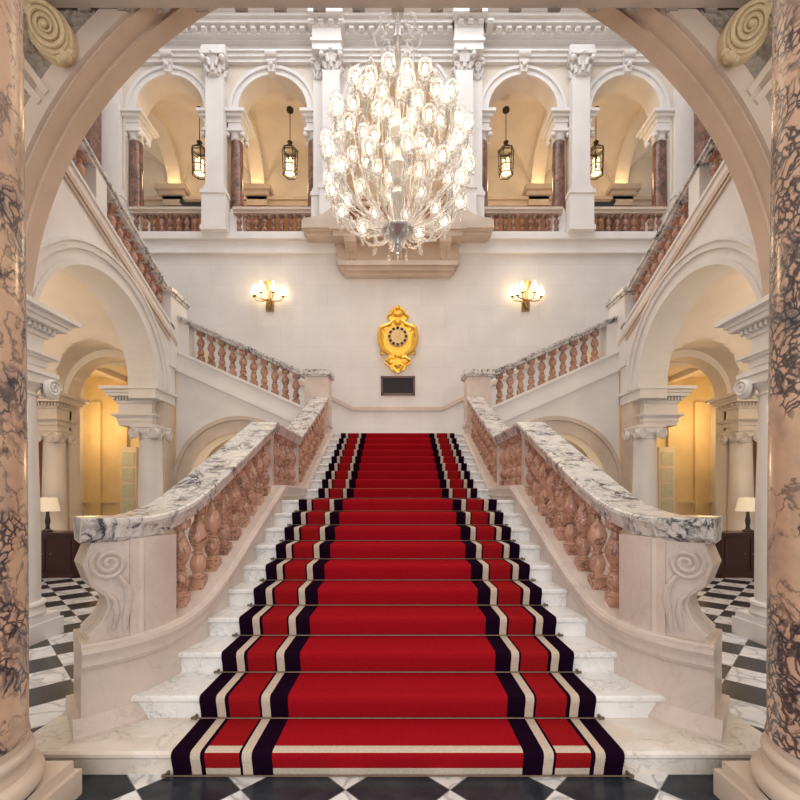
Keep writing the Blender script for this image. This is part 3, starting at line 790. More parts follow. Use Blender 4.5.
# central balcony
t = thing('stone_balcony', 'curved stone balcony on carved brackets below the chandelier', 'balcony', (0, YB, 7.2))
b = MB()
b.box(-1.75, 1.75, YB - .62, YB, 8.28, 8.50); b.box(-1.65, 1.65, YB - .55, YB, 8.14, 8.28); b.box(-2.44, 2.44, YB - .56, YB, 8.34, 8.54); b.box(-2.36, 2.36, YB - .44, YB, 8.24, 8.34)
for s in (-1, 1):   # concave wings sweeping up to the pilasters
    pr = [(2.40, 8.55)] + [(2.36 - .80 * math.sin(a), 8.62 + .62 * (1 - math.cos(a))) for a in [PI / 2 * i / 10 for i in range(11)]] + [(1.45, 9.24), (1.45, 8.3), (2.40, 8.3)]
    b.prism(pr, lambda u, tt_, z, s=s: (s * u, tt_, z), YB - .52, YB - .0)
b.build('slab', 'stone', t)
b = MB(); b.box(-1.60, 1.60, YB - .20, YB, 7.62, 8.14); b.build('panel', 'archstone', t)
for x in (-1.22, 0, 1.22):
    b = MB()
    pr = [(YB, 7.62), (YB - .16, 7.62), (YB - .20, 7.75), (YB - .17, 7.88), (YB - .28, 7.98), (YB - .48, 8.04), (YB - .54, 8.14), (YB - .5, 8.28), (YB, 8.28)]
    b.prism(pr, lambda u, tt_, z: (tt_, u, z), x - .15, x + .15)
    for q in (-.09, .09): b.tube([(x + q, YB - .5, 8.16), (x + q, YB - .30, 8.0), (x + q, YB - .2, 7.88), (x + q, YB - .22, 7.7)], .03, 6)
    b.build('bracket', 'stone', t)
b = MB(); b.box(-1.55, 1.55, YB - .36, YB, 7.50, 7.62); b.box(-1.48, 1.48, YB - .28, YB, 7.40, 7.50); b.box(-1.40, 1.40, YB - .18, YB, 7.32, 7.40); b.build('ledge', 'stone', t)
b = MB(); b.tube([(-1.4, YB - .3, 10.25), (1.4, YB - .3, 10.25)], .02, 6)
for x in (-1.38, 1.38): b.tube([(x, YB - .3, 8.5), (x, YB - .3, 10.25)], .02, 6)
b.build('guard_rail', 'silver', t)

# ------------------------------------------------------------------ lobby (both sides)
for s, side in SIDES:
    P = lambda u, t, z, s=s: (s * u, t, z)
    # groin vault over the lobby
    hyl = semi(7.25, 1.62, 3.66)
    xa, xb = sorted((s * 5.41, s * 8.6))
    hxl = semi(s * 6.08, .95, 3.66)
    groin(f'ceiling_lobby_{side}', xa, xb, 90, 5.2, 9.45, 80, 3.66, lambda x, y: hyl(y), lambda x, y: (hxl(x) if y > 7.25 else 0), 'cream')
    w = MB(); w.box(s * 8.6, s * 8.9, -3.5, 12.0, 0, 6.2); struct(f'wall_lobby_{side}', w, 'lobby')
    # rear arcade wall
    pts = arch_pts(5.0, 8.6, 0, lambda u: 5.4, [(6.08, .86, 3.60, 0)], 28)
    w = MB(); strip_wall(w, pts, P, 9.2, 9.5); wl = struct(f'wall_arcade_{side}', w, 'cream')
    r = MB(); ring(r, 6.08, 3.60, .86, 1.02, P, 9.15, 9.2, 30); r.build('archivolt', 'cream', wl)
    # bay beyond
    w = MB(); w.box(s * 4.9, s * 8.6, 11.05, 11.3, 0, 5.2)
    wl = struct(f'wall_bay_{side}', w, 'lobby')
    b = MB()
    for x in (8.35, 7.62, 6.95): b.box(s * (x - .12), s * (x + .12), 10.97, 11.05, 0, 3.9)
    b.box(s * 4.9, s * 8.6, 10.95, 11.05, .0, .35); b.box(s * 4.9, s * 8.6, 10.98, 11.05, 1.35, 1.42)
    b.build('panel_moulding', 'lobby', wl)
    w = MB(); w.box(s * 4.9, s * 8.6, 9.5, 11.3, 4.55, 4.8); w.box(s * 4.9, s * 8.6, 9.5, 9.75, 4.4, 4.55); w.box(s * 6.9, s * 7.1, 9.75, 11.05, 4.42, 4.55)
    struct(f'ceiling_bay_{side}', w, 'cream')
    # pale glazed door in the bay
    dr = MB(); dr.box(s * 6.55, s * 6.95, 10.90, 11.0, 0, 2.75); o = dr.build('door_1' if s < 0 else 'door_2', 'cream'); o['kind'] = 'structure'
    b = MB()
    for i in range(6): b.box(s * 6.60, s * 6.90, 10.885, 10.90, .3 + i * .40, .62 + i * .40)
    b.build('glazing', 'pale_glass', o)
    dr = MB(); dr.box(s * 7.42, s * 8.3, 9.12, 9.2, 0, 3.1); o = dr.build('door_3' if s < 0 else 'door_4', 'door'); o['kind'] = 'structure'
    b = MB()
    for z0, z1 in ((.2, 1.2), (1.4, 2.9)): b.box(s * 7.54, s * 8.18, 9.10, 9.12, z0, z1)
    b.build('door_panel', 'door', o)

# ------------------------------------------------------------------ ionic columns of the arcades
def ionic_capital(mb, x, y, z0, r, hw):
    """z0 top of shaft; hw half-width of abacus."""
    mb.lathe([(r * .98, z0 - .02), (r * 1.08, z0), (r * 1.0, z0 + .02), (r * 1.02, z0 + .06), (r * 1.22, z0 + .12), (r * 1.1, z0 + .16)], (x, y, 0), 24)
    mb.box(x - hw, x + hw, y - hw, y + hw, z0 + .22, z0 + .27)
    mb.box(x - hw * .92, x + hw * .92, y - hw * .92, y + hw * .92, z0 + .13, z0 + .22)
    R = .105
    for sx in (-1, 1):
        for sy in (-1, 1):
            cx, cy, cz = x + sx * hw * .88, y + sy * hw * .88, z0 + .10
            for axis in (0, 1):
                rot = Matrix.Rotation(PI / 2, 4, 'Y') if axis == 0 else Matrix.Rotation(PI / 2, 4, 'X')
                L = .05
                off = Vector((sx * .02, -sy * .05, 0)) if axis == 0 else Vector((-sx * .05, sy * .02, 0))
                mat = Matrix.Translation(Vector((cx, cy, cz)) + off) @ rot
                mb.lathe([(R * .75, -L / 2), (R, -L / 2 + .012), (R, L / 2 - .012), (R * .75, L / 2)], (0, 0, 0), 18, mat)
                pts = []
                for i in range(26):
                    a = i / 25 * 4 * PI; rr = R * (.95 - i * .033)
                    l = (L / 2 + .008)
                    if axis == 0: pts.append((cx + off.x + sx * l, cy + off.y + rr * math.cos(a), cz + rr * math.sin(a)))
                    else: pts.append((cx + off.x + rr * math.cos(a), cy + off.y + sy * l, cz + rr * math.sin(a)))
                mb.tube(pts, .012, 5)
def ionic_column(x, y, r, hb, zshaft, label, base_w, mat='white', lean=0):
    t = thing('ionic_column', label, 'column', (x, y, 0), 'white ionic columns around the lobbies')
    b = MB(); b.box(x - base_w, x + base_w, y - base_w, y + base_w, 0, hb * .45)
    b.box(x - base_w * .93, x + base_w * .93, y - base_w * .93, y + base_w * .93, hb * .45, hb * .62)
    b.lathe([(base_w * .92, hb * .62), (base_w * .97, hb * .70), (base_w * .92, hb * .78), (r * 1.12, hb * .82), (r * 1.08, hb * .88), (r * 1.18, hb * .92), (r * 1.15, hb * .98), (r, hb)], (x, y, 0), 32)
    b.build('base', mat, t)
    b = MB(); b.lathe([(r, hb), (r * .995, hb + (zshaft - hb) * .35), (r * .86, zshaft)], (x, y, 0), 36); b.build('shaft', mat, t)
    b = MB(); ionic_capital(b, x, y, zshaft, r * .86, r * 1.12); b.build('capital', mat, t)
    return t
def entab(name, x0, x1, y0, y1, z0, z1, label, mat='white'):
    """block with architrave, frieze, dentils, cornice; x0<x1 is the core, mouldings project"""
    h = z1 - z0; b = MB()
    for a, c, e in ((0, .10, .0), (.10, .22, .02), (.22, .26, .06), (.26, .30, .10), (.30, .60, .0), (.60, .66, .03), (.66, .76, .05), (.76, .84, .15), (.84, .92, .18), (.92, 1.0, .24)):
        b.box(x0 - e, x1 + e, y0 - e, y1 + e, z0 + a * h, z0 + c * h)
    n = int((x1 - x0) / .055)
    for i in range(n + 1):
        x = x0 - .05 + i * (x1 - x0 + .07) / max(1, n)
        b.box(x, x + .03, y0 - .09, y1 + .09, z0 + .67 * h, z0 + .75 * h)
    n = int((y1 - y0) / .055)
    for i in range(n + 1):
        y = y0 - .05 + i * (y1 - y0 + .07) / max(1, n)
        b.box(x0 - .09, x1 + .09, y, y + .03, z0 + .67 * h, z0 + .75 * h)
    return tag(b.build('entablature', mat, None, False), label, 'entablature', 'entablatures carried by the white columns')
for s, side in SIDES:
    ionic_column(s * 4.10, 4.58, .27, .42, 2.62, f'tall white ionic column nearest the viewer on the {side}, half behind the pink marble column', .33)
    xa, xb = sorted((s * 3.95, s * 4.86))
    entab('entablature', xa, xb, 4.15, 4.86, 2.90, 3.56, f'white dentilled entablature over the nearest white column on the {side}')
    ionic_column(s * 5.13, 9.05, .25, .42, 2.70, f'white ionic column at the far corner of the {side} lobby arch', .31)
    xa, xb = sorted((s * 5.06, s * 5.75))
    entab('entablature', xa, xb, 8.945, 9.55, 2.98, 3.745, f'white dentilled entablature over the far corner column of the {side} lobby arch')
    ionic_column(s * 7.10, 9.0, .22, .40, 2.62, f'cream ionic column inside the {side} lobby behind the table lamp', .28, 'cream')
    xa, xb = sorted((s * 6.94, s * 7.40))
    entab('entablature', xa, xb, 8.85, 9.25, 2.90, 3.60, f'cream entablature deep inside the {side} lobby behind the lamp', 'cream')

# ------------------------------------------------------------------ foreground arch
AR = 4.24; AZ = 3.47
pts = arch_pts(-5.6, 5.6, 3.5, lambda u: 8.3, [(0, AR, AZ, 0)], 72)
pts = [(u, max(zl, 3.5) if zl == 3.5 else zl, zt) for u, zl, zt in pts]
w = MB(); strip_wall(w, pts, PX, 4.62, 4.98)
wf = struct('wall_front', w, 'archstone')
r = MB(); ring(r, 0, AZ, AR + .02, AR + .235, PX, 4.57, 4.62, 90); r.build('archivolt', 'grey_stone', wf)
r = MB(); ring(r, 0, AZ, AR - .035, AR + .0, PX, 4.80, 4.99, 90); r.build('soffit_moulding', 'archstone', wf)
for s in (-1, 1):
    # carved spandrel panels (recessed look: relief slabs between plain bands)
    def sp_poly(pxs, d, y0, y1, mat, nm):
        P4 = [(X_(a, d) * (1 if s < 0 else -1), Z_(b_, d)) for a, b_ in pxs]
        m = MB(); m.prism(P4, PX, y0, y1); m.build(nm, mat, wf, False)
    sp_poly([(16, 70), (37, 100), (22, 130), (12, 140)], 4.6, 4.59, 4.62, 'carved', 'spandrel_relief')
    sp_poly([(47, 88), (16, 50), (16, -10), (135, -10), (96, 12), (60, 62)], 4.6, 4.59, 4.62, 'carved', 'spandrel_relief')
    sp_poly([(12, 40), (50, 92), (46, 97), (12, 51)], 4.58, 4.555, 4.60, 'grey_stone', 'spandrel_band')
    sp_poly([(12, 62), (43, 101), (39, 106), (12, 73)], 4.58, 4.555, 4.60, 'grey_stone', 'spandrel_band')
# beam
b = MB(); b.box(-5.6, 5.6, 4.24, 4.56, 6.655, 7.2); b.box(-5.6, 5.6, 4.20, 4.56, 6.70, 6.8)
o = b.build('trim_5', 'grey_stone'); o['kind'] = 'structure'
b = MB()
for i in range(-9, 10): b.box(i * .411 - .065, i * .411 + .065, 4.56, 4.585, 6.635, 6.72)
b.build('modillion', 'carved', o)
# cartouche consoles
for s, side in SIDES:
    cx = s * 3.60; cz = 6.34; ang = -s * math.radians(33)
    t = thing('carved_cartouche', f'ochre carved scroll cartouche in the top {side} corner under the beam', 'cartouche', (cx, 4.5, 5.9), 'scroll cartouches of the arch')
    R = Matrix.Translation((cx, 4.48, cz)) @ Matrix.Rotation(-ang, 4, 'Y')
    def disc(rx, rz, y0, y1, mb, n=32, dx=0, dz_=0):
        pr = [(math.cos(2 * PI * i / n) * rx + dx, math.sin(2 * PI * i / n) * rz + dz_) for i in range(n)]
        mb.prism(pr, lambda u, tt_, z: tuple(R @ Vector((u, tt_, z))), y0, y1)
    b = MB(); disc(.21, .33, .0, .13, b); disc(.185, .30, -.03, .0, b); b.build('oval_body', 'gilt_leaf', t)
    b = MB(); pts = []
    for i in range(70):
        a = i / 69 * 3.1 * 2 * PI; k = 1 - i / 76
        pts.append(tuple(R @ Vector((.175 * k * math.sin(a) * s * -1, -.045, .285 * k * math.cos(a)))))
    b.tube(pts, [.022 * (1 - i / 110) for i in range(70)], 7); b.sphere(tuple(R @ Vector((0, -.05, 0))), .035, 10)
    b.build('spiral', 'gilt_leaf', t)
    b = MB()
    for i in range(7):     # fluted shell rising behind
        a = -.9 + i * .3
        b.tube([tuple(R @ Vector((0, .02, .26))), tuple(R @ Vector((.16 * math.sin(a), -.03, .26 + .16 * math.cos(a)))), tuple(R @ Vector((.30 * math.sin(a), -.01, .26 + .30 * math.cos(a))))], [.02, .045, .035], 7)
    b.build('shell', 'gilt_leaf', t)
    b = MB(); b.sphere(tuple(R @ Vector((0, -.02, -.36))), .055, 10); b.sphere(tuple(R @ Vector((.06, -.01, -.34))), .04, 8); b.sphere(tuple(R @ Vector((-.06, -.01, -.34))), .04, 8)
    b.build('tip_bead', 'gilt_leaf', t)
    b = MB()
    for i in range(3): b.tube([(s * 3.78 + i * .035 * s, 4.40, 6.42), (s * 3.80 + i * .035 * s, 4.36, 6.28), (s * 3.79 + i * .035 * s, 4.40, 6.14)], [.02, .03, .015], 6)
    b.build('side_leaf', 'carved', t)

# foreground breccia columns
for s, side in SIDES:
    x, y = s * 2.0, 1.90
    t = thing('breccia_column', f'huge pink and black breccia marble column at the {side} edge of the picture', 'column', (x, y, 0), 'pink breccia foreground columns')
    b = MB(); b.box(x - .36, x + .36, y - .36, y + .36, 0, .13); b.box(x - .335, x + .335, y - .335, y + .335, .13, .185); b.build('plinth', 'stone', t)
    pr = [(.34, .185)] + [(.315 + .045 * math.cos(a), .235 + .05 * math.sin(a)) for a in [-PI / 2 + PI * i / 8 for i in range(9)]] + [(.315, .29), (.30, .315), (.305, .335)] + [(.30 + .022 * math.cos(a), .36 + .025 * math.sin(a)) for a in [-PI / 2 + PI * i / 6 for i in range(7)]] + [(.297, .39), (.30, .41), (.298, .43)]
    b = MB(); b.lathe(pr, (x, y, 0), 64); b.build('base_moulding', 'stone', t)
    b = MB(); b.lathe([(.305, .43), (.298, .47)] + [(.298 - .035 * (i / 12) ** 1.6, .47 + 4.4 * i / 12) for i in range(13)], (x, y, 0), 64); b.build('shaft', 'column', t)
    b = MB(); b.lathe([(.25, 4.87), (.27, 4.92), (.26, 5.0), (.30, 5.3), (.40, 5.5)], (x, y, 0), 32); b.box(x - .42, x + .42, y - .42, y + .42, 5.5, 5.6); b.build('capital', 'stone', t)
w = MB()
for s in (-1, 1): w.box(s * 1.65, s * 2.4, 1.5, 2.4, 5.6, 8.3)
w.build('trim_6', 'grey_stone')['kind'] = 'structure'
struct('ceiling', MB().box(-8.9, 8.9, -3.5, 4.98, 8.3, 8.5), 'cream')
w = MB()
for s in (-1, 1): w.box(s * 5.6, s * 8.9, 4.62, 4.98, 3.5, 8.3)
for s in (-1, 1): w.box(s * 8.6, s * 8.9, -3.5, 4.7, 6.2, 8.3)
struct('wall_entrance', w, 'cream')
w = MB(); w.box(-8.4, 8.4, 4.62, 4.98, 8.3, 16.2); w.box(-9.2, 9.2, 4.62, 15.1, 16.2, 16.4); w.box(-8.4, 8.4, YB - .02, YB + .5, 14.9, 16.2)
struct('wall_upper_shell', w, 'white')

# ------------------------------------------------------------------ chandelier
CY = 7.5; CZ0 = 6.08
ch = thing('glass_chandelier', 'huge globe-shaped glass chandelier full of lit bulbs hanging over the stairs', 'chandelier', (0, CY, CZ0))
b = MB(); b.lathe([(.02, 5.72), (.05, 5.76), (.075, 5.81), (.05, 5.86), (.07, 5.92), (.12, 5.98), (.20, 6.02), (.27, 6.07), (.275, 6.10), (.25, 6.14), (.08, 6.18)], (0, CY, 0), 24); b.build('boss', 'silver', ch)
b = MB(); b.lathe([(.06, 6.18), (.05, 6.5), (.13, 6.7), (.05, 6.85), (.10, 7.0), (.17, 7.2), (.06, 7.4), (.05, 7.6), (.15, 7.8), (.05, 8.0), (.04, 8.7), (.08, 8.8), (.05, 8.9), (.05, 9.3), (.09, 9.4), (.05, 9.5), (.05, 9.75), (.10, 9.85), (.04, 9.95), (.03, 16.2)], (0, CY, 0), 16); b.build('stem', 'stem', ch)
# lamp (built once): cup, glass shade, bulb around origin
b = MB(); b.lathe([(.02, -.03), (.06, 0), (.085, .012), (.07, .03), (.03, .04)], (0, 0, 0), 10); cup = b
b = MB(); b.lathe([(.04, .03), (.09, .06), (.11, .12), (.10, .18), (.07, .225), (.10, .26)], (0, 0, 0), 12)
b.f = b.f[:-2]
_o = b.build('glass_shade', 'glass'); SHD = _o.data; bpy.data.objects.remove(_o)
_o = MB().lathe([(.015, .03), (.035, .06), (.042, .10), (.03, .15), (.006, .19)], (0, 0, 0), 8).build('bulb', 'bulb'); BLB = _o.data; bpy.data.objects.remove(_o)
_o = MB().lathe([(.004, -.03), (.05, .0), (.062, .05), (.055, .10), (.02, .16), (.028, .18), (.012, .24), (.002, .30)], (0, 0, 0), 8).build('finial', 'glass'); FIN = _o.data; bpy.data.objects.remove(_o)
tiers = [(12, 1.12, 6.58, 0), (12, 1.21, 7.0, .5), (12, 1.21, 7.42, 0), (12, 1.07, 7.80, .5), (8, .76, 8.03, 0), (6, .36, 8.16, .5), (6, .55, 7.3, .5)]
for ti, (n, r, z, ph) in enumerate(tiers):
    for k in range(n):
        a = 2 * PI * (k + ph + .25) / n; ca, sa = math.cos(a), math.sin(a)
        def Pp(rr, zz): return (rr * ca, CY + rr * sa, zz)
        steps = 11; pts = []
        # follow the globe: from the boss outward, then up to the lamp
        for i in range(steps + 1):
            u = i / steps
            zz = 6.12 + (z - 6.12) * u
            full = 1.30
            g = math.sqrt(max(0, 1 - ((zz - 7.25) / 1.42) ** 2)) * full
            lin = r * (1 - (1 - u) ** (1.35 if z < 7 else 2.0))
            rr = .10 + (lin - .10 * u) if i else .10
            pts.append(Pp(min(rr, r), zz - .16 * math.sin(PI * u) * (1 if z < 7.3 else .3)))
        b = MB(); b.tube(pts, .015, 6)
        lx_, ly_, lz_ = pts[-1]
        for j in range(6):
            aa = PI / 3 * j + .3; cc, ss_ = math.cos(aa), math.sin(aa)
            b.tube([(lx_, ly_, lz_), (lx_ + .09 * cc, ly_ + .09 * ss_, lz_ - .015), (lx_ + .135 * cc, ly_ + .135 * ss_, lz_ + .04)], [.010, .022, .010], 5)
        b.lathe([(.012, -.22), (.035, -.18), (.02, -.13), (.045, -.08), (.02, -.03)], pts[-1], 7)
        for q in range(2 if ti % 2 else 3):  # glass knops and leaves along the arm
            c = pts[4 + q * 3 if 4 + q * 3 < len(pts) else -2]; b.sphere(c, .036, 6)
        b.add(*(cup.v and ([(p[0] + pts[-1][0], p[1] + pts[-1][1], p[2] + pts[-1][2] + .02) for p in cup.v], cup.f)))
        # curling leaf pair and hanging drop below the cup
        e = pts[-1]
        b.tube([e, Pp(r + .07, z - .05), Pp(r + .10, z + .04), Pp(r + .05, z + .07)], [.014, .016, .012, .006], 5)
        b.tube([(e[0], e[1], e[2] - .02), (e[0], e[1], e[2] - .12)], .005, 4); b.sphere((e[0], e[1], e[2] - .15), .028, 6, (1, 1, 1.6))
        arm = b.build('arm', 'glass', ch)
        for me, nm, dz_ in ((SHD, 'glass_shade', .02), (BLB, 'bulb', .02)):
            o = bpy.data.objects.new(nm, me); COL.objects.link(o); o.parent = arm; o.location = (e[0], e[1], e[2] + dz_)
        if ti in (4, 5):
            o = bpy.data.objects.new('finial', FIN); COL.objects.link(o); o.parent = arm; o.location = (e[0], e[1], e[2] + .27)
# ring garlands
for (r, z) in ((1.10, 6.75), (1.19, 7.22), (1.13, 7.65)):
    b = MB(); pts = []
    for i in range(96):
        a = 2 * PI * i / 96; pts.append((r * math.cos(a), CY + r * math.sin(a), z + .06 * math.cos(a * 12)))
    b.tube(pts, .012, 5, True)
    for i in range(0, 96, 2):
        b.sphere(pts[i], .028, 5)
    b.build('garland', 'glass', ch)
# drops round the bottom
for i in range(16):
    a = 2 * PI * i / 16; r = .42 if i % 2 else .62
    x, y = r * math.cos(a), CY + r * math.sin(a); zt = 6.02 if i % 2 else 6.14
    b = MB(); b.tube([(.16 * math.cos(a), CY + .16 * math.sin(a), 6.08), (r * .6 * math.cos(a), CY + r * .6 * math.sin(a), zt - .06), (x, y, zt)], .010, 5)
    b.tube([(x, y, zt), (x, y, zt - .13)], .005, 4); b.sphere((x, y, zt - .17), .026, 6, (1, 1, 1.8)); b.build('crystal_drop', 'glass', ch)
# scrolls near the top of the stem
for i in range(8):
    a = 2 * PI * i / 8; b = MB()
    pts = [(rr * math.cos(a), CY + rr * math.sin(a), zz) for rr, zz in ((.05, 9.2), (.2, 9.15), (.38, 9.3), (.42, 9.5), (.30, 9.62), (.2, 9.52), (.26, 9.42))]
    b.tube(pts, .02, 6); b.sphere(pts[-1], .035, 6)
    pts = [(rr * math.cos(a), CY + rr * math.sin(a), zz) for rr, zz in ((.05, 8.85), (.16, 8.75), (.28, 8.85), (.24, 8.98))]
    b.tube(pts, .018, 6); b.build('scroll', 'glass', ch)

# ------------------------------------------------------------------ sconces
def sconce(x, label):
    z = 6.80; y = YB
    t = thing('wall_sconce', label, 'wall light', (x, y, z), 'gilt wall lights on the back wall')
    b = MB(); b.box(x - .10, x + .10, y - .06, y, z - .36, z - .08); b.lathe([(.03, z - .30), (.05, z - .15), (.03, z + .05), (.035, z + .12), (.11, z + .34), (.13, z + .36)], (x, y - .10, 0), 12); b.build('backplate', 'brass', t)
    for k, (dx, dy, dzz) in enumerate(((-.38, -.14, 0), (-.16, -.30, .04), (.16, -.30, .04), (.38, -.14, 0), (-.30, -.34, -.06), (.30, -.34, -.06))[:5 if x < 0 else 5]):
        b = MB(); b.tube([(x, y - .1, z - .08), (x + dx * .4, y - .1 + dy * .5, z - .16), (x + dx * .85, y + dy * .9, z - .12), (x + dx, y + dy, z + dzz - .04)], .016, 6)
        b.lathe([(.02, -.05), (.055, -.02), (.03, 0)], (x + dx, y + dy, z + dzz), 10); a = b.build('arm', 'brass', t)
        f = MB(); f.lathe([(.02, 0), (.075, .05), (.08, .10), (.05, .17), (.03, .24), (.004, .29)], (x + dx, y + dy, z + dzz), 10); f.build('lit_shade', 'flame', a).location = (0, 0, 0)
for s, side in SIDES: sconce(s * 3.40, f'lit brass candle sconce on the back wall, {side} of the gilt clock')
# ------------------------------------------------------------------ clock
t = thing('wall_clock', 'gilded baroque cartouche clock hanging on the back wall', 'clock', (0, YB, 5.68))
def cpz(py): return Z_(py, YB)
def cpx(px): return (px - 397.75) * YB / 435
half = [(0, 307), (4.5, 309), (5.5, 313), (4, 316), (9, 315), (11, 318), (7.5, 322), (8.5, 327), (12, 328), (16, 325), (19, 329), (19.8, 336), (19, 344), (15, 352), (9, 357), (7, 359), (11, 360), (13, 364), (8, 367), (6, 371), (3, 372), (0, 374)]
full = [(X * YB / 435, cpz(y)) for X, y in half] + [(-X * YB / 435, cpz(y)) for X, y in half[-2:0:-1]]
b = MB(); b.prism(full, PX, YB - .10, YB)
cxz = [(x * .80, (z - 5.68) * .86 + 5.68) for x, z in full]; b.prism(cxz, PX, YB - .15, YB - .10)
b.build('cartouche_body', 'gold', t)
b = MB()
for s in (-1, 1):
    k = YB / 435
    def pp(dx, py, dy=-.14): return (s * dx * k, YB + dy, cpz(py))
    b.tube([pp(1, 311), pp(5, 312), pp(7, 316), pp(10, 318)], [.03, .05, .04, .03], 7)
    b.tube([pp(3, 322), pp(8, 326), pp(13, 328), pp(17, 330), pp(18.5, 337), pp(17.5, 345), pp(13, 352), pp(8, 356)], [.03, .045, .05, .06, .05, .06, .05, .03], 8)
    b.tube([pp(12, 334), pp(14, 331), pp(16, 333), pp(14.5, 338), pp(14, 344)], [.03, .035, .03, .025, .02], 6)
    b.tube([pp(14, 353), pp(17, 352), pp(17, 355), pp(14, 356)], .03, 6)
    b.tube([pp(2, 360), pp(7, 359), pp(12, 362), pp(8, 365), pp(4, 363)], [.03, .05, .04, .035, .03], 7)
    b.tube([pp(2, 366), pp(5, 368), pp(2, 372)], [.04, .04, .03], 7)
b.sphere((0, YB - .16, cpz(310.5)), .07, 8); b.sphere((0, YB - .16, cpz(317)), .08, 8, (1.4, 1, .8)); b.sphere((0, YB - .16, cpz(324.5)), .09, 8, (1.2, 1, 1)); b.sphere((0, YB - .16, cpz(358)), .07, 8, (1.6, 1, .7)); b.sphere((0, YB - .16, cpz(367)), .07, 8)
b.build('scrollwork', 'gold', t)
zc = cpz(339)
b = MB()
b.lathe([(.27, 0), (.27, .03), (.24, .05), (.20, .045), (.12, .05)], (0, 0, 0), 36, Matrix.Translation((0, YB - .15, zc)) @ Matrix.Rotation(PI / 2, 4, 'X')); dial = b.build('dial', 'gold_dark', t)
for i in range(12):
    a = 2 * PI * i / 12; b = MB(); R = Matrix.Translation((0, YB - .20, zc)) @ Matrix.Rotation(a, 4, 'Y')
    nst = (3, 1, 2, 3, 3, 1, 2, 3, 4, 3, 1, 2)[i]
    b.box(-.036, .036, -.012, 0, .185, .25, R); b.build('numeral_plate', 'black', dial)
b = MB(); R = Matrix.Translation((0, YB - .21, zc))
b.box(-.012, .012, -.012, 0, -.03, .15, R @ Matrix.Rotation(.5, 4, 'Y')); b.box(-.009, .009, -.018, -.012, -.04, .18, R @ Matrix.Rotation(2.4, 4, 'Y')); b.build('clock_hands', 'gold_dark', dial)
# plaque
t = thing('bronze_plaque', 'dark rectangular bronze plaque mounted under the gilt clock', 'plaque', (0, YB, 4.2))
b = MB(); z0, z1, x0, x1 = cpz(395.5), cpz(376.5), cpx(381), cpx(415)
b.box(x0, x1, YB - .05, YB, z0, z0 + .05); b.box(x0, x1, YB - .05, YB, z1 - .05, z1); b.box(x0, x0 + .05, YB - .05, YB, z0, z1); b.box(x1 - .05, x1, YB - .05, YB, z0, z1); b.build('frame', 'plaque_frame', t)
b = MB(); b.box(x0 + .05, x1 - .05, YB - .03, YB, z0 + .05, z1 - .05); pl = b.build('panel', 'plaque', t)

# ------------------------------------------------------------------ lanterns
def lantern(x, y, zc, label, zc_top):
    t = thing('hanging_lantern', label, 'lantern', (x, y, zc), 'brass lanterns hanging in the loggia arches')
    b = MB()
    for k in range(6):
        a = PI / 3 * k; b.tube([(x + .20 * math.cos(a), y + .20 * math.sin(a), zc - .34), (x + .22 * math.cos(a), y + .22 * math.sin(a), zc + .34)], .014, 5)
    for z, r in ((-.34, .20), (-.12, .21), (.34, .23), (.28, .225)):
        b.tube([(x + r * math.cos(PI / 3 * k), y + r * math.sin(PI / 3 * k), zc + z) for k in range(6)], .018, 5, True)
    b.build('cage', 'iron', t)
    b = MB(); b.lathe([(.22, .34), (.16, .42), (.07, .50), (.05, .56), (.08, .60), (.02, .66)], (x, y, zc), 12); b.build('crown', 'iron', t)
    b = MB(); b.tube([(x, y, zc + .64), (x, y, zc_top)], .012, 5); b.lathe([(.10, zc_top - .06), (.10, zc_top)], (x, y, 0), 12); b.build('chain', 'iron', t)
    b = MB()
    for k in range(4):
        a = PI / 2 * k + .4; c = (x + .08 * math.cos(a), y + .08 * math.sin(a), zc - .22)
        b.lathe([(.02, 0), (.02, .18), (.035, .22), (.03, .28), (.004, .34)], c, 8)
    b.lathe([(.13, -.30), (.12, -.24), (.03, -.22)], (x, y, zc), 10)
    b.build('lit_candles', 'lantern_glass', t)
YLn = 12.6
for px, lb in ((199.5, 'brass lantern hanging in the outermost left loggia arch'), (290, 'brass lantern hanging in the loggia arch left of the chandelier'), (506, 'brass lantern hanging in the loggia arch right of the chandelier'), (596, 'brass lantern hanging in the outermost right loggia arch')):
    lantern(X_(px, YLn), YLn, Z_(163, YLn), lb, Z_(109, YLn))
# benches in the loggia
for s, side in SIDES:
    x = s * X_(601, 12.3) ; z = Z_(203, 12.3)
    t = thing('black_bench', f'black upholstered bench behind the outer {side} loggia balustrade', 'bench', (x, 12.5, ZF), 'black benches in the loggia')
    b = MB(); b.box(x - .36, x + .36, 12.3, 12.7, z - .10, z + .04); b.tube([(x - .36, 12.3, z + .06), (x - .36, 12.7, z + .06)], .07, 8); b.tube([(x + .36, 12.3, z + .06), (x + .36, 12.7, z + .06)], .07, 8); b.build('seat', 'black', t)
    for lx in (-.3, .3):
        for ly in (12.34, 12.66): MB().box(x + lx - .025, x + lx + .025, ly - .025, ly + .025, ZF, z - .10).build('leg', 'wood', t)
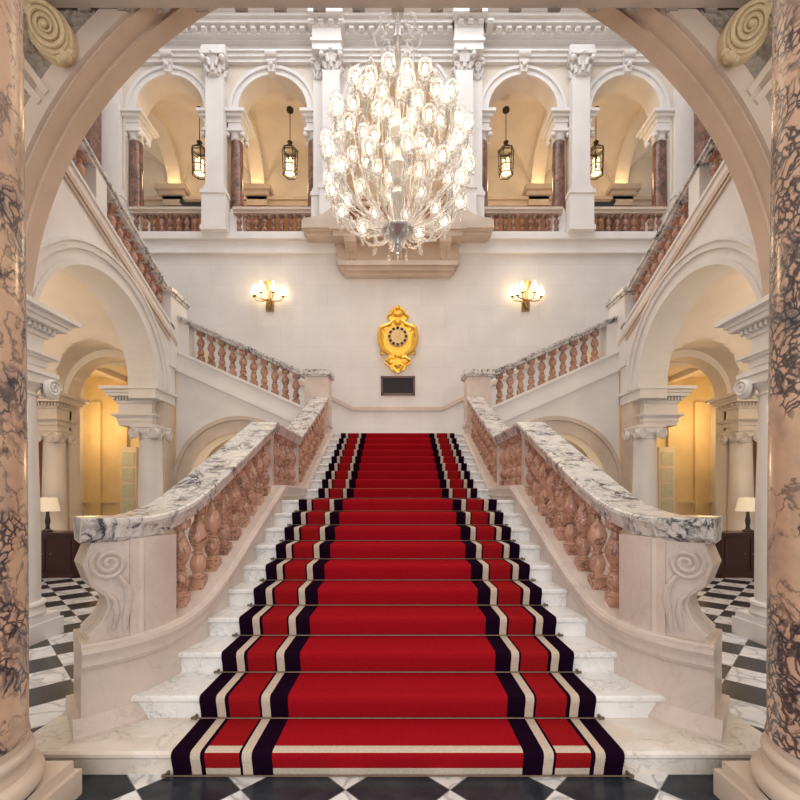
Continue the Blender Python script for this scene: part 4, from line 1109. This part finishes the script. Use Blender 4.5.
# ------------------------------------------------------------------ lobby console + lamp
for s, side in SIDES:
    t = thing('console_cabinet', f'dark mahogany cabinet under the lamp in the {side} lobby', 'cabinet', (s * 6.6, 8.35, 0), 'mahogany lobby cabinets')
    xa, xb = sorted((s * 6.08, s * 7.05))
    b = MB(); b.box(xa, xb, 8.15, 8.60, .06, .80); b.box(xa - .01, xb + .01, 8.14, 8.61, 0, .08); b.build('body', 'wood', t)
    b = MB(); b.box(xa - .03, xb + .03, 8.11, 8.62, .80, .845); b.build('top', 'wood', t)
    for q in (0, 1):
        x0 = xa + .04 + q * (xb - xa) / 2; b = MB(); b.box(x0, x0 + (xb - xa) / 2 - .08, 8.135, 8.15, .14, .74); d = b.build('door', 'wood', t)
        MB().sphere((x0 + (.36 if q == 0 else .04), 8.125, .45), .014, 8).build('knob', 'brass', d)
    lx = s * 6.72
    t = thing('table_lamp', f'table lamp with cream shade on the {side} lobby cabinet', 'lamp', (lx, 8.35, .845), 'cream shaded table lamps')
    b = MB(); b.lathe([(.09, .845), (.09, .87), (.04, .90), (.03, .95), (.045, 1.05), (.03, 1.15), (.02, 1.33)], (lx, 8.35, 0), 16); b.build('base', 'black', t)
    b = MB(); b.lathe([(.20, 1.16), (.145, 1.42)], (lx, 8.35, .08), 28); b.f = b.f[:-2]; b.build('lamp_shade', 'shade', t)
    b = MB(); b.lathe([(.01, 1.24), (.03, 1.28), (.01, 1.34)], (lx, 8.35, 0), 8); b.build('bulb', 'flame', t)

# ------------------------------------------------------------------ lights
def light(kind, name, loc, power, color, rot=(0, 0, 0), size=None, size_y=None, radius=None, spread=None):
    l = bpy.data.lights.new(name, kind); l.energy = power; l.color = color
    if kind == 'AREA':
        l.shape = 'RECTANGLE'; l.size = size; l.size_y = size_y or size
        if spread: l.spread = spread
    elif radius is not None: l.shadow_soft_size = radius
    o = bpy.data.objects.new(name, l); COL.objects.link(o); o.location = loc; o.rotation_euler = rot; return o
light('AREA', 'skylight', (0, 8.2, 16.1), 640, (.90, .95, 1.0), (0, 0, 0), 11, 5.6)
light('AREA', 'entrance_daylight', (0, -3.2, 3.6), 400, (1, .975, .95), (PI / 2, 0, 0), 9, 5.5)
light('AREA', 'hall_fill_light', (0, 1.2, 8.2), 130, (1, .92, .84), (0, 0, 0), 7, 4)  # added fill for the front hall, stands for no known fixture
for s in (-1, 1):
    light('POINT', 'lobby_lamp', (s * 6.6, 7.0, 4.3), 38, (1, .80, .58), radius=.25)
    light('POINT', 'lobby_entry_lamp', (s * 6.6, 3.6, 5.2), 95, (1, .93, .84), radius=.5)
    light('POINT', 'bay_lamp', (s * 7.3, 10.25, 3.3), 26, (1, .66, .30), radius=.25)
    light('POINT', 'understair_lamp', (s * 3.3, 10.7, 2.2), 34, (1, .72, .42), radius=.2)
    light('POINT', 'sconce_glow', (s * 3.40, YB - .45, 6.95), 6, (1, .66, .32), radius=.12)
    light('POINT', 'table_lamp_glow', (s * 6.72, 8.35, 1.38), 3, (1, .75, .45), radius=.04)
    for x in (4.7, 7.5): light('POINT', 'loggia_uplight', (s * x, YR - .35, 11.95), 5, (1, .68, .30), radius=.08)
    for x in (6.07, 3.33): light('POINT', 'loggia_lantern_glow', (s * x, 13.0, 11.0), 38, (1, .74, .42), radius=.2)
light('POINT', 'loggia_centre_glow', (0, 13.2, 11.0), 30, (1, .74, .45), radius=.2)
light('POINT', 'clock_wall_fill', (0, CY + .9, 5.2), 60, (1, .66, .38), radius=.3)  # added warm fill floating below and behind the chandelier, tints the clock wall
for z in (6.9, 7.6, 8.2): light('POINT', 'chandelier_glow', (0, CY, z), 16, (1, .74, .48), radius=.35)

w = bpy.data.worlds.new('World'); sc.world = w; w.use_nodes = True
bg = w.node_tree.nodes['Background']; bg.inputs[0].default_value = (1, .98, .96, 1); bg.inputs[1].default_value = .45

# ------------------------------------------------------------------ camera
cam = bpy.data.cameras.new('camera'); co = bpy.data.objects.new('camera', cam); COL.objects.link(co)
co.location = (0, 0, EYE); co.rotation_euler = (PI / 2, 0, 0)
cam.sensor_width = 36; cam.lens = 435 / 800 * 36; cam.shift_y = 95 / 800; cam.shift_x = 2.25 / 800
cam.clip_start = .05; cam.clip_end = 100
sc.camera = co
sc.view_settings.view_transform = 'Standard'; sc.view_settings.look = 'None'; sc.view_settings.gamma = 1; sc.view_settings.use_curve_mapping = False
sc.view_settings.exposure = -0.08
try:
    sc.cycles.use_denoising = True; sc.cycles.max_bounces = 7; sc.cycles.diffuse_bounces = 4; sc.cycles.transparent_max_bounces = 12
    sc.cycles.sample_clamp_indirect = 6
except Exception: pass
for o in bpy.data.objects:
    if '_wp' in o: del o['_wp']
